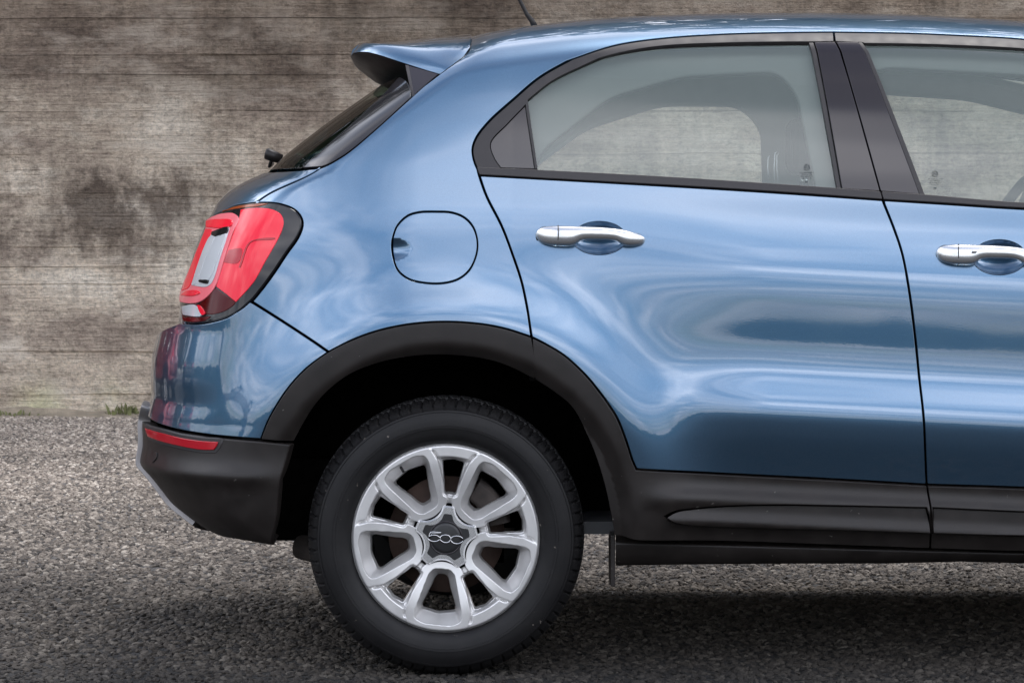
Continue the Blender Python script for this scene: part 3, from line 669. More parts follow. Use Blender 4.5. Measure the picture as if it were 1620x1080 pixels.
sub('indicator_strip', [[(420, 130), (500, 95), (640, 72), (770, 70), (700, 92), (560, 106), (420, 130)]], 'amber', .0075)
sub('lens_rib', [[(545, 560), (610, 385), (650, 352), (820, 332), (818, 340), (655, 360), (620, 390), (555, 562), (545, 560)]], 'rib', .0088, bev=.0004, gap=.0)
sub('lens_tile', [[(470, 425), (572, 420), (545, 520), (430, 524)], [(430, 524), (470, 425)]], 'rib', .0083, bev=.0003)

# spoiler
def spoiler():
    # columns rear -> front: lower edge, crease, shoulder, centre top  (metres, near half)
    low = [at(555.5, 88, .66), at(560.4, 83.5, .60), at(580.7, 82.4, .55), at(600, 87, .52), at(635, 98.4, .48), at(665, 108, .455), at(696, 117.4, .43)]
    cre = [at(567, 71, .70), at(575, 68.6, .62), at(597, 70, .56), at(621, 73, .53), at(657, 80, .50), at(680, 86, .48), at(715, 103.5, .43)]
    sho = [at(568, 68.6, .76), at(585, 68.2, .74), at(605, 68.0, .72), at(640, 66.5, .70), at(675, 66, .60), at(705, 72, .52), at(741, 82, .435)]
    shb = [at(569, 68.3, .80), at(590, 67.8, .80), at(615, 67.2, .80), at(650, 63.8, .80), at(690, 60.3, .72), at(720, 61, .62), at(744, 66, .47)]
    top = [(-.405, YC, 1.5445), (-.36, YC, 1.547), (-.32, YC, 1.549), (-.26, YC, 1.555), (-.20, YC, 1.561), (-.16, YC, 1.566), (-.111, YC, 1.5715)]
    rows = [low, cre, sho, shb, top]; P_ = np.array(rows)           # 5 x 7 x 3
    fine = np.array([catmull(P_[:, j], .02 if False else .06) if False else P_[:, j] for j in range(7)])   # 7 x 5 x 3
    mb = MB(); ns = 10
    G = []
    cols = [catmull(c, 1e9) for c in fine]
    def dens(L, n):
        L = np.array(L); d = np.concatenate([[0], np.cumsum(np.linalg.norm(np.diff(L, axis=0), axis=1))]); c = catmull(L, d[-1] / (n * 3))
        dd = np.concatenate([[0], np.cumsum(np.linalg.norm(np.diff(c, axis=0), axis=1))]); t = np.linspace(0, dd[-1], n)
        return np.stack([np.interp(t, dd, c[:, k]) for k in range(3)], 1)
    A = np.array([dens(r_, 28) for r_ in rows])                       # rows densified along the length
    Bt = []
    for j in range(28):
        seg = dens(A[1:, j], 16); side_ = A[0, j] + (A[1, j] - A[0, j]) * np.linspace(0, 1, 5)[:, None]
        side_[1:-1, 1] -= .006 * np.sin(np.linspace(0, math.pi, 5))[1:-1]
        Bt.append(np.vstack([side_[:-1], seg]))
    G = np.array(Bt)                                                  # length x across
    mb.grid([[tuple(p) for p in r_] for r_ in G], flip=True)
    Gm = G.copy(); Gm[:, :, 1] = 2 * YC - Gm[:, :, 1]; mb.grid([[tuple(p) for p in r_] for r_ in Gm])
    # trailing face: from the rear end of the side across to the other side
    n = 13; lo_ = []; up = []
    for sgn in (1, -1):
        pass
    L0 = low[0]; T0 = G[0]
    upl = [tuple(p) for p in T0[4:]]; m = len(upl)
    cen_low = (-.4246, YC, 1.512)
    lo_l = []
    for k, p in enumerate(upl):
        t = (p[1] - upl[0][1]) / (YC - upl[0][1]); q = 1 - (1 - t) ** 2
        lo_l.append((L0[0] + (cen_low[0] - L0[0]) * q, p[1] if k else L0[1], L0[2] + (cen_low[2] - L0[2]) * q))
    mid = [((a[0] + b[0]) / 2 - .006, (a[1] + b[1]) / 2, (a[2] + b[2]) / 2) for a, b in zip(upl, lo_l)]
    TG = [upl, mid, lo_l]; mb.grid(TG, flip=False); mb.grid([[(p[0], 2 * YC - p[1], p[2]) for p in r_] for r_ in TG], flip=True)
    # the short corner between side and trailing face
    cl = [tuple(p) for p in T0[:5]]; mb.add([L0] + cl[1:] + [mid[0]], [tuple(range(6))]); mb.add([(p[0], 2 * YC - p[1], p[2]) for p in [L0] + cl[1:] + [mid[0]]], [tuple(range(6))[::-1]])
    o = mb.build('spoiler', M['paint'], car)
    # underside, black
    ub = MB(); G2 = []
    lw = dens(low, 20)
    for j, p in enumerate(lw):
        t = j / 19; row = []
        xe = p[0]
        cx_ = float(np.interp(t, [0, .12, .35, .6, 1], [-.4246, -.412, -.362, -.325, -.215])); cz_ = float(np.interp(t, [0, .12, .35, .6, 1], [1.512, 1.484, 1.446, 1.428, 1.405]))
        for q in np.linspace(0, 1, 11):
            e_ = 1 - (1 - q) ** 2
            row.append((p[0] + (cx_ - p[0]) * e_, p[1] + (YC - p[1]) * q + .001, p[2] - .0015 + (cz_ - p[2]) * e_))
        G2.append(row)
    ub.grid(G2); ub.grid([[(p[0], 2 * YC - p[1], p[2]) for p in r_] for r_ in G2], flip=True)
    ub.build('spoiler_underside', M['plastic'], o)
    # side deflectors between spoiler and glass
    for near in (1, 0):
        d = MB(); T = [at(641, 102, .475), at(694, 117, .432), at(651.5, 153, .37)]
        T2 = [(p[0], p[1] + .035, p[2]) for p in T]
        if not near: T = [(p[0], 2 * YC - p[1], p[2]) for p in T]; T2 = [(p[0], 2 * YC - p[1], p[2]) for p in T2]
        d.add(T + T2, [(0, 1, 2) if near else (0, 2, 1), (0, 3, 4, 1), (1, 4, 5, 2), (2, 5, 3, 0), (3, 5, 4)])
        b_ = d.build('side_deflector', M['gloss'], car, smooth=False); bevel(b_, .002, 2)
    d = MB(); a_, b_ = at(641.5, 103, .4725), at(651.5, 152, .3675)
    d.add([(a_[0] - .0005, a_[1], a_[2]), (a_[0] + .008, a_[1] - .002, a_[2]), (b_[0] + .006, b_[1] - .002, b_[2]), (b_[0], b_[1], b_[2]), (a_[0], a_[1] + .01, a_[2]), (b_[0], b_[1] + .01, b_[2])], [(0, 3, 2, 1), (0, 4, 5, 3)])
    d.build('deflector_edge', M['trim'], car, smooth=False)
spoiler()
mb = MB(); p0 = (-.100, YC, 1.572)
b0 = at(843, 41, YC); mb.tube([(b0[0] + .005, YC, b0[2] - .004), (b0[0] - .002, YC, b0[2] + .012), at(833, 22, YC), at(819, -6, YC), at(800, -50, YC), at(775, -110, YC)], [.0095, .0075, .0056, .0048, .0042, .0038], 10); mb.build('antenna', M['plastic'], car)
mb = MB(); c = at(428, 246, YC); mb.tube([(c[0] + .030, c[1], c[2] - .010), (c[0] + .006, c[1], c[2] - .002), (c[0] - .010, c[1], c[2] + .005), (c[0] - .014, c[1], c[2] + .006)], [.012, .0155, .0155, .012], 16)
mb.tube([(c[0] + .002, c[1], c[2] - .014), (c[0] - .004, c[1] + .02, c[2] - .028), (c[0] - .01, c[1] + .2, c[2] - .02)], .005, 8); mb.build('rear_wiper', M['plastic'], car)

# ------------------------------------------------------------------ wheels
def poly_sd(P_, x, z):
    """signed distance to polygon, negative inside"""
    P_ = np.array(P_); d = np.full(x.shape, 1e9); ins = np.zeros(x.shape, bool)
    for i in range(len(P_)):
        a = P_[i]; b = P_[(i + 1) % len(P_)]; e = b - a; t = np.clip(((x - a[0]) * e[0] + (z - a[1]) * e[1]) / (e @ e), 0, 1)
        d = np.minimum(d, np.hypot(x - a[0] - t * e[0], z - a[1] - t * e[1]))
        c = ((a[1] > z) != (b[1] > z)); 
        with np.errstate(all='ignore'): xi = (b[0] - a[0]) * (z - a[1]) / (b[1] - a[1] + 1e-12) + a[0]
        ins ^= c & (x < xi)
    return np.where(ins, -d, d)
def rounded(P_, r_, n=6):
    out = []; P_ = [np.array(p, float) for p in P_]; m = len(P_)
    for i in range(m):
        a, b, c = P_[i - 1], P_[i], P_[(i + 1) % m]; u = (a - b) / np.linalg.norm(a - b); v = (c - b) / np.linalg.norm(c - b)
        rr = min(r_, .45 * np.linalg.norm(a - b), .45 * np.linalg.norm(c - b)); p, q = b + u * rr, b + v * rr
        for t in np.linspace(0, 1, n): out.append((1 - t) ** 2 * p + 2 * t * (1 - t) * b + t * t * q)
    return np.array(out)
E1 = [(-.019, .0745), (.019, .0745), (.0315, .087), (.058, .180), (.056, .196), (.034, .207), (-.034, .207), (-.056, .196), (-.058, .180), (-.0315, .087)]
E1 = rounded(E1, .010, 5)
E0 = rounded([(-.0105, .0885), (.0105, .0885), (.0175, .098), (.0245, .120), (.0440, .167), (.0435, .1765), (0, .1855), (-.0435, .1765), (-.0440, .167), (-.0245, .120), (-.0175, .098)], .007)
TR = rounded([(-.0140, .1020), (.0140, .1020), (.0275, .1840), (0, .1900), (-.0275, .1840)], .005)
def rot(P_, ang):     # polygon drawn along +v turned to point at angle ang
    P_ = np.array(P_); t = ang - math.pi / 2; c, s_ = math.cos(t), math.sin(t)
    return np.stack([P_[:, 0] * c - P_[:, 1] * s_, P_[:, 0] * s_ + P_[:, 1] * c], 1)
TILT = -5.8
PET = [R(-90 + TILT + 72 * k) for k in range(5)]; TRA = [R(90 + TILT + 72 * k) for k in range(5)]
def rim_h(x, z):
    r_ = np.hypot(x, z); d = np.full(x.shape, 1e9); d0 = np.full(x.shape, 1e9); dt = np.full(x.shape, 1e9)
    for a in PET:
        t = math.pi / 2 - a; u = x * math.cos(t) - z * math.sin(t); v = x * math.sin(t) + z * math.cos(t)
        d = np.minimum(d, poly_sd(E1, u, v)); d0 = np.minimum(d0, poly_sd(E0, u, v))
    for a in TRA:
        t = math.pi / 2 - a; u = x * math.cos(t) - z * math.sin(t); v = x * math.sin(t) + z * math.cos(t); dt = np.minimum(dt, poly_sd(TR, u, v))
    dd = d
    tt = np.clip(-dd / np.maximum(-dd + d0, 1e-5), 0, 1)
    inn = np.where(dd < 0, .003 * sstep(0, .002, -dd) + .036 * tt ** 1.0, 0)
    ridge = sstep(.0195, .0232, dd)
    val = .0125 * (1 - sstep(.187, .196, r_)) + .0015
    groove = .0075 * np.exp(-((dd - .0222) / .0024) ** 2) * sstep(.186, .196, r_) * (1 - sstep(.206, .213, r_))
    h = inn + np.where(dd > 0, ridge * val + groove, 0) + np.where(dd > 0, .006 * (1 - sstep(0, .006, dt)) , 0)
    h += .018 * (1 - sstep(.03, .19, r_)) + .010 * sstep(.2155, .2255, r_) ** 2
    return h
def circ(r_, n, c=(0, 0)): t = np.linspace(0, 2 * math.pi, n, endpoint=False); return np.stack([c[0] + r_ * np.cos(t), c[1] + r_ * np.sin(t)], 1)
def build_rim(parent):
    outer = circ(.2255, 220); holes = [rot(E0, a) for a in PET] + [rot(TR, a) for a in TRA]
    holes = [h if area(h) > 0 else h[::-1] for h in holes]
    def dens2(L, st): 
        o_ = []
        for i in range(len(L)):
            a, b = L[i], L[(i + 1) % len(L)]; n = max(1, int(np.hypot(*(b - a)) / st)); o_ += [a + (b - a) * k / n for k in range(n)]
        return clean(np.array(o_), .0006)
    holes = [dens2(h, .0025) for h in holes]
    g = np.arange(-.226, .2262, .0019); gx, gy = np.meshgrid(g, g, indexing='ij'); gx = gx + (np.arange(len(g)) % 2)[None] * .00095
    V, T = cdt(outer, holes, np.stack([gx.ravel(), gy.ravel()], 1))
    y = rim_h(V[:, 0], V[:, 1]); e = .0007
    nx = (rim_h(V[:, 0] + e, V[:, 1]) - rim_h(V[:, 0] - e, V[:, 1])) / (2 * e); nz = (rim_h(V[:, 0], V[:, 1] + e) - rim_h(V[:, 0], V[:, 1] - e)) / (2 * e)
    N = np.stack([nx, -np.ones(len(nx)), nz], 1); N /= np.linalg.norm(N, axis=1, keepdims=True)
    verts = [np.stack([V[:, 0], y, V[:, 1]], 1)]; norms = [N]; faces = [tuple(t) for t in T]; k = len(V)
    for L in holes:
        n = len(L); yy = rim_h(L[:, 0], L[:, 1]); e2 = np.roll(L, -1, 0) - np.roll(L, 1, 0); nn = np.stack([-e2[:, 1], np.zeros(n), e2[:, 0]], 1); nn /= np.linalg.norm(nn, axis=1, keepdims=True)
        c = L.mean(0)
        Lb = c + (L - c) * .90
        verts += [np.stack([L[:, 0], yy, L[:, 1]], 1), np.stack([Lb[:, 0], yy + .020, Lb[:, 1]], 1)]; norms += [nn, nn]
        for i in range(n):
            j = (i + 1) % n; faces.append((k + i, k + j, k + n + j, k + n + i))
        k += 2 * n
    n = len(outer); yy = rim_h(outer[:, 0], outer[:, 1]); nn = np.stack([outer[:, 0], 0 * yy, outer[:, 1]], 1) / .2255
    verts += [np.stack([outer[:, 0], yy, outer[:, 1]], 1), np.stack([outer[:, 0], yy + .02, outer[:, 1]], 1)]; norms += [nn, nn]
    for i in range(n):
        j = (i + 1) % n; faces.append((k + j, k + i, k + n + i, k + n + j))
    return mesh_obj('rim', np.vstack(verts), faces, M['alloy'], parent, True, np.vstack(norms))
def star(s_, lobe=.0775):
    P_ = []
    for k in range(5):
        a = R(90 + TILT + 72 * k); t = a - math.pi / 2
        for u, v in [(-.0265, .0475), (-.0185, .058), (-.0135, .0760), (.0135, .0760), (.0185, .058), (.0265, .0475)][::-1]:
            P_.append((u * math.cos(t) - v * math.sin(t), u * math.sin(t) + v * math.cos(t)))
    P_ = rounded(P_, .006, 5) * s_; return P_ if area(P_) > 0 else P_[::-1]
def plate_star(name, L, y0, y1, mat, parent, bev=.0015):
    mb = MB(); n = len(L); Li = inset(L, bev)
    v = [(p[0], y0, p[1]) for p in L] + [(p[0], y1 + bev, p[1]) for p in L] + [(p[0], y1, p[1]) for p in Li]
    f = [tuple(2 * n + i for i in range(n))]
    for r_ in range(2): f += [(r_ * n + i, r_ * n + (i + 1) % n, (r_ + 1) * n + (i + 1) % n, (r_ + 1) * n + i) for i in range(n)]
    mb.add(v, f); return mb.build(name, mat, parent, smooth=False)
def make_wheel(loc, parent):
    wh = empty('wheel', (loc[0] - ORG[0], loc[1] - ORG[1], loc[2]), parent)
    prof = [(.222, .016), (.2262, .006), (.229, .001), (.236, -.006), (.250, -.0115), (.262, -.0135), (.2625, -.0150), (.268, -.0155), (.2685, -.0140), (.278, -.0135), (.290, -.0105), (.300, -.0055), (.3005, -.0072), (.3045, -.0050), (.305, -.0022), (.312, .004), (.319, .013), (.3255, .026), (.3295, .042),
            (.3305, .050), (.3235, .0515), (.3235, .057), (.3312, .0585), (.332, .080), (.3245, .082), (.3245, .090), (.332, .092), (.332, .112), (.3245, .114), (.3245, .122), (.332, .124), (.3312, .148), (.3235, .150), (.3235, .156), (.3305, .158), (.3270, .180), (.316, .196), (.300, .206), (.26, .214), (.225, .19)]
    nt_ = 72
    def mod(r_, y, t, j):
        ph = (t / (2 * math.pi) * nt_) % 1.0; ph2 = (t / (2 * math.pi) * nt_ * 1.0 + (.35 if y > .09 else 0)) % 1
        if r_ > .311 and y < .055: 
            sk = (ph + (y - .02) * 4) % 1
            if sk < .17: r_ -= .0058 if r_ > .316 else .0025
            elif .5 < sk < .58 and r_ > .319: r_ -= .0025
        elif r_ > .328 and y > .055:
            if (ph2 + y * 6) % 1 < .14: r_ -= .005
        if .2 < r_ < .2: pass
        if r_ > .331 and math.sin(t) < -.985: r_ -= (r_ * -math.sin(t) - .3315) if r_ * -math.sin(t) > .3315 else 0
        return r_, y
    mb = MB(); mb.lathe_y(prof, 72 * 12, mod=mod); ty = mb.build('tyre', M['tyre'], wh)
    ty.data.polygons.foreach_set('use_smooth', [True] * len(ty.data.polygons)); ty.data.update()
    mm = ty.modifiers.new('split', 'EDGE_SPLIT'); mm.split_angle = R(40)
    build_rim(wh)
    mb = MB(); mb.lathe_y([(.2250, .010), (.219, .020), (.212, .030), (.203, .045), (.198, .09), (.198, .16), (.215, .195)], 96); mb.build('rim_barrel', M['barrel'], wh)
    mb = MB(); mb.lathe_y([(.0, .085), (.075, .085), (.078, .092), (.139, .092), (.140, .096), (.140, .112), (.09, .114)], 96); mb.build('brake_disc', M['rust'], wh)
    mb = MB(); mb.lathe_y([(.0, .020), (.066, .020), (.070, .026), (.070, .085)], 64); mb.build('hub', M['cast'], wh)
    # caliper at the front upper quarter
    mb = MB(); G = []
    for t in np.linspace(R(12), R(58), 9): G.append([(r_ * math.cos(t), y, r_ * math.sin(t)) for r_, y in ((.100, .07), (.106, .058), (.150, .056), (.158, .066), (.158, .13), (.10, .13))])
    mb.grid(G); bevel(mb.build('brake_caliper', M['cast'], wh), .004)
    plate_star('hub_cap_gap', star(1.075), .030, .0150, M['void'], wh)
    plate_star('hub_cap_ring', star(1.0), .022, .0085, M['silver'], wh, .0040)
    plate_star('hub_cap', star(.76), .010, .0082, M['hub'], wh, .001)
    mb = MB(); mb.lathe_y([(.0, .0045), (.030, .0050), (.0350, .0062), (.0365, .0100)], 64); mb.build('hub_cap_disc', M['hub'], wh)
    mb = MB(); mb.lathe_y([(.0365, .0085), (.0375, .0068), (.0395, .0068), (.0405, .0088)], 64); mb.build('hub_cap_rim', M['gloss'], wh)
    # chrome numerals 500
    z4 = lambda L: [((x - 545) / 5567, .0028, (515 - y) / 5567) for x, y in L]
    mb = MB()
    for L in ([(485, 440), (350, 436), (338, 452), (322, 492)], [(316, 496), (345, 482), (390, 473), (435, 482), (470, 503), (500, 480), (545, 472), (590, 484), (610, 510), (650, 492), (700, 486), (745, 498), (775, 522)],
              [(310, 518), (335, 542), (380, 556), (430, 554), (468, 536), (500, 560), (545, 572), (585, 566), (608, 545), (640, 574), (690, 588), (735, 580), (775, 556)], [(470, 503), (478, 518), (468, 536)], [(610, 510), (618, 526), (608, 545)]):
        c = catmull(z4(L), .0015); mb.tube(c, .00125, 8)
    mb.tube(z4([(480, 448), (368, 447), (358, 462), (345, 482)]), .0007, 6)
    mb.build('emblem', M['chrome'], wh)
    # valve
    mb = MB(); a = R(122.6); mb.tube([(.200 * math.cos(a), .016, .200 * math.sin(a)), (.192 * math.cos(a), .010, .192 * math.sin(a)), (.186 * math.cos(a), .011, .186 * math.sin(a))], .0032, 10); mb.build('valve', M['rubber'], wh)
    return wh
wheel = make_wheel((XW, .060, ZW), car)
def copy_tree(o, parent=None):
    c = o.copy(); COL.objects.link(c); c.parent = parent
    for ch in list(o.children): copy_tree(ch, c)
    return c
for x, y, flip in ((XF, .060, 0), (XW, 2 * YC - .060, 1), (XF, 2 * YC - .060, 1)):
    c = copy_tree(wheel, car); c.location = (x - ORG[0], y - ORG[1], ZW)
    if flip: c.rotation_euler = (0, 0, math.pi)

# wheel wells, underbody, exhaust
for xx in (XW, XF):
    mb = MB(); G = []
    for t in np.linspace(R(3), R(177), 30):
        rr = .450 if True else .4; G.append([(xx + rr * math.cos(t), y, .345 + rr * math.sin(t)) for y in (.13, .20, .42)])
    mb.grid(G, flip=True)
    rim_ = [g[-1] for g in G]; mb.add([(xx, .42, .345)] + rim_, [(0, i + 1, i + 2) for i in range(len(rim_) - 1)])
    twin(mb.build('wheel_well', M['liner'], car))
mb = MB(); mb.box(-.60, -.45, .30, 1.5, .30, .50); mb.box(.27, 1.95, .12, 1.68, .285, .33); mb.box(-.80, .2, .50, 1.30, .31, .36); mb.box(1.95, 3.0, .50, 1.30, .26, .33)
mb.box(.55, 1.75, .30, .50, .255, .29); mb.box(-.30, -.02, .35, 1.45, .24, .33)
mb.build('underbody', M['liner'], car, smooth=False)
mb = MB(); mb.tube([(-.52, .30, .285), (-.44, .24, .277), (-.34, .22, .285)], [.03, .038, .03], 12); mb.build('suspension_arm', M['cast'], car)
mb = MB(); a = at(966, 846, .075); b = at(973, 926, .085)
mb.box(a[0], b[0], .07, .24, b[2], a[2]); bevel(mb.build('mud_flap', M['plastic'], car, smooth=False), .002, 2)

# ------------------------------------------------------------------ cabin
trim_out = [(-.42, 1.17), (-.34, 1.34), (-.18, 1.44), (.02, 1.53), (.35, 1.60), (.8, 1.615), (1.25, 1.60), (1.5, 1.53), (1.75, 1.40), (2.0, 1.20), (2.08, 1.08), (1.2, 1.10), (.4, 1.15)]
wr = OUTL['window'];
def ab_poly(segs, d):
    o = clean(outline(BODY, segs, .02)); o = o if area(o) > 0 else o[::-1]; return inset(clean(inset(o, d), .004), 0)
hR = rounded([(.09, 1.195), (.72, 1.15), (.705, 1.37), (.64, 1.435), (.42, 1.435), (.21, 1.365), (.06, 1.25)], .05)
hF = rounded([(.965, 1.135), (1.90, 1.10), (1.72, 1.29), (1.5, 1.40), (1.28, 1.455), (.97, 1.475), (.90, 1.44)], .05)
hRn = rounded([(.055, 1.17), (.745, 1.13), (.70, 1.42), (.655, 1.478), (.42, 1.465), (.24, 1.41), (.065, 1.27)], .04)
hFn = rounded([(1.0, 1.12), (1.93, 1.09), (1.72, 1.31), (1.5, 1.42), (1.28, 1.470), (.92, 1.49), (.86, 1.46)], .04)
raw_t = catmull(trim_out + trim_out[:1], .03)[:-1]
patch('cabin_side_trim', BODY, None, M['cabin_darkened'], car, raw=raw_t, holes=[hRn, hFn], off=-.050, sp=.03, gap=0, hole_gap=0, bev=.006, depth=.01, mirror=False)
far = patch('cabin_side_trim', BODY, None, M['cabin_lightened'], car, raw=raw_t, holes=[hR, hF], off=-.060, sp=.03, gap=0, hole_gap=0, bev=.006, depth=.02)
bpy.data.objects.remove(far)
mb = MB(); G = []
for a in np.linspace(-.25, 1.50, 16):
    bc = bcen(a); row = []
    for b in np.linspace(float(zt_(a)) - .02, bc, 8):
        P_ = BODY.P(np.array([a]), np.array([b]))[0]; row.append((P_[0], P_[1] + (.05 if b < bc - .01 else 0), P_[2] - .045))
    G.append(row)
mb.grid(G); mb.grid([[(p[0], 2 * YC - p[1], p[2]) for p in r_] for r_ in G], flip=True); mb.build('headliner', M['cabin'], car)
for yy in (.165, 1.615):
    mb = MB(); mb.box(.36, 2.0, yy, yy + .02, .34, .86); mb.box(-.05, 2.0, yy, yy + .02, .862, 1.105); bevel(mb.build('door_card', M['cabin_dark'], car, smooth=False), .01)
mb = MB(); mb.box(.05, 1.9, .17, 1.63, .33, .36); mb.build('cabin_floor', M['cabin_dark'], car, smooth=False)
mb = MB(); mb.box(-.62, -.02, .24, 1.56, 1.08, 1.11); bevel(mb.build('parcel_shelf', M['cabin_dark'], car, smooth=False), .01)
mb = MB(); mb.add([(-.10, .46, .55), (.10, .46, .50), (.02, .46, 1.13), (-.10, .46, 1.13), (-.10, 1.34, .55), (.10, 1.34, .50), (.02, 1.34, 1.13), (-.10, 1.34, 1.13)], [(0, 1, 2, 3), (7, 6, 5, 4), (0, 4, 5, 1), (1, 5, 6, 2), (2, 6, 7, 3), (3, 7, 4, 0)])
mb.box(.0, .52, .46, 1.34, .42, .58); bevel(mb.build('rear_seat', M['seat'], car, smooth=False), .03, 3)
def front_seat(y):
    mb = MB(); prof = [(.84, .55), (.98, .52), (.89, .9), (.86, 1.17), (.76, 1.17), (.74, .9)]
    mb.add([(x, yy, z) for yy in (y - .25, y + .25) for x, z in prof], [tuple(range(6)), tuple(range(6, 12))[::-1]] + [(i, i + 6, (i + 1) % 6 + 6, (i + 1) % 6) for i in range(6)])
    mb.box(.88, 1.36, y - .25, y + .25, .44, .58)
    o = mb.build('front_seat', M['seat'], car, smooth=False); bevel(o, .035, 3)
    h = MB(); h.box(.765, .86, y - .13, y + .13, 1.20, 1.36); bevel(h.build('head_restraint', M['seat'], o, smooth=False), .035, 3)
    for s_ in (-.06, .06):
        h = MB(); h.tube([(.81, y + s_, 1.15), (.81, y + s_, 1.22)], .007, 8); h.build('head_restraint_post', M['chrome'], o)
front_seat(.50); front_seat(1.30)
mb = MB(); mb.box(1.80, 2.15, .20, 1.60, .62, 1.02); mb.box(1.72, 1.85, 1.05, 1.50, .92, 1.07); bevel(mb.build('dashboard', M['cabin_dark'], car, smooth=False), .04, 3)
mb = MB(); mb.tube([(1.335 + .095 * math.sin(t), 1.28 + .185 * math.cos(t), 1.025 + .165 * math.sin(t)) for t in np.linspace(0, 2 * math.pi, 40, endpoint=False)], .015, 10, closed=True)
mb.tube([(1.335, 1.10, 1.02), (1.375, 1.28, .99), (1.335, 1.46, 1.02)], .02, 8); mb.tube([(1.375, 1.28, .99), (1.75, 1.28, .93)], .035, 10); mb.build('steering_wheel', M['cabin_dark'], car)
mb = MB(); mb.box(1.58, 1.64, .80, 1.00, 1.36, 1.42); bevel(mb.build('rear_view_mirror', M['cabin_dark'], car, smooth=False), .01)
# seat belt webbing by each B pillar
for y in (.32, 1.48):
    mb = MB(); s_ = -1 if y < .9 else 1
    mb.add([(.80, y, 1.43), (.85, y, 1.43), (.93, y + .05 * s_, .70), (.88, y + .05 * s_, .70)], [(0, 1, 2, 3)]); o = mb.build('seat_belt', M['cabin'], car, smooth=False); m = o.modifiers.new('t', 'SOLIDIFY'); m.thickness = .003

wins = [o for o in car.children_recursive if o.name.startswith('window') and o.data and o.data.name.split('.')[0] == 'window' and '_' not in o.name]
ink = simple('etched_white_ink', (.10, .11, .11), .8)
def marking(px, py, qx, qy, host):
    mb = MB(); a = BODY.inv([(px, py)])[0]; b = BODY.inv([(px + 30, py)])[0]; c = BODY.inv([(px, py + 30)])[0]
    def pt(u, v):
        ab = np.array(a) + (np.array(b) - a) * (u - px) / 30 + (np.array(c) - a) * (v - py) / 30
        return BODY.P(ab[:1], ab[1:])[0] + BODY.N(ab[:1], ab[1:])[0] * -.0095
    def dash(u0, u1, v, h=.8):
        q = [pt(u0, v), pt(u1, v), pt(u1, v + h), pt(u0, v + h)]; mb.add(q, [(3, 2, 1, 0)])
    mb.tube([pt(px + 4.6 * math.cos(t), py + 4.6 * math.sin(t)) for t in np.linspace(0, 2 * math.pi, 16, endpoint=False)], .0006, 5, closed=True)
    for i in range(4): dash(px - 3 + i * 1.7, px - 2 + i * 1.7, py - 2.4, 4.6)
    rr = random.Random(int(px))
    for j, wd in enumerate((22, 16, 18, 12)):
        u = px - wd / 2
        while u < px + wd / 2:
            d = rr.uniform(1, 3.2); dash(u, u + d, py + 8 + j * 3.1); u += d + rr.uniform(.6, 1.4)
    dash(px - 2, px + 2, py + 21.5, 2.6)
    mb.build('glass_marking', ink, host)
marking(1277, 262, 0, 0, rd); marking(1480, 272.5, 0, 0, fd)
mb = MB()  # pale strips built in place of white reflections in the rear window
for (x0, y0, x1, y1) in ((1216, 281, 1215, 250), (1225, 288, 1226, 243), (1231, 287, 1229, 246)):
    mb.tube([at(x0, y0, .34), at((x0 + x1) / 2 - 1, (y0 + y1) / 2, .34), at(x1, y1, .345), at(x1 + 3, y1 - 3, .35)], .0016, 6)
mb.build('window_glint', M['clear'], rd)  # pale strips standing in for white window reflections
mb = MB(); mb.box(-.905, -.893, .64, 1.16, .66, .77); mb.build('number_plate', simple('white_plate', (.7, .7, .66), .4), car, smooth=False)

# ------------------------------------------------------------------ the car beyond the frame: front fender, bonnet, screen, nose
FA = [(XF + .50 * math.cos(t), .345 + .50 * math.sin(t), 1) for t in np.linspace(R(170), R(8), 18)]
FAi = [(XF + .425 * math.cos(t), .345 + .425 * math.sin(t), 1) for t in np.linspace(R(170), R(-8), 18)]
patch('front_fender', BODY, [[(2.06, 1.16, 1), (2.16, 1.22, 1)], [(2.16, 1.22, 1), (2.6, 1.10, 1), (2.95, 1.02, 1), (3.2, .92, 1)], [(3.2, .92, 1), (3.1, .62, 1), FA[-1]], rv(FA), [FA[0], (1.98, .415, 1)], [(1.98, .415, 1), (2.08, .7, 1), (2.12, .95, 1), (2.09, 1.082, 1)], [(2.09, 1.082, 1), (2.06, 1.16, 1)]], M['paint'], car, sp=.025, depth=.02)
patch('wheel_arch_trim', BODY, [FA, [FA[-1], FAi[-1]], rv(FAi), [FAi[0], FA[0]]], M['plastic'], car, off=lambda P_: .007 - np.clip((.452 - np.hypot(P_[:, 0] - XF, P_[:, 2] - .345)) * .95, 0, .03), sp=.02, depth=.05)
patch('bonnet', BODY, [roofline(2.24, 3.28, 10), [(3.28, bcen(3.28), 1), (3.2, .92, 1)], [(3.2, .92, 1), (2.95, 1.02, 1), (2.6, 1.10, 1), (2.16, 1.22, 1)], [(2.16, 1.22, 1), (2.24, bcen(2.24), 1)]], M['paint'], car, sp=.03, both=True, mirror=False, depth=.02)
patch('windscreen', BODY, [[(1.60, bcen(1.60), 1), PIL[0]], PIL, [PIL[-1], (2.24, bcen(2.24), 1)], rv(roofline(1.60, 2.24, 10))], M['glass'], car, sp=.03, both=True, mirror=False, off=-.002, depth=.004)
def fcen(b):
    lo, hi = 2.6, 6
    for _ in range(40):
        m_ = (lo + hi) / 2
        if BODY.P(np.array([m_]), np.array([b]))[0, 1] < YC: lo = m_
        else: hi = m_
    return lo
patch('front_bumper', BODY, [[FA[-1], (3.1, .62, 1), (3.2, .92, 1)], [(3.2, .92, 1), (fcen(.80), .80, 1)], [(fcen(b), b, 1) for b in np.linspace(.80, .45, 6)], [(fcen(.45), .45, 1), (3.2, .45, 1), FA[-1]]], M['paint'], car, sp=.03, both=True, mirror=False, depth=.02)
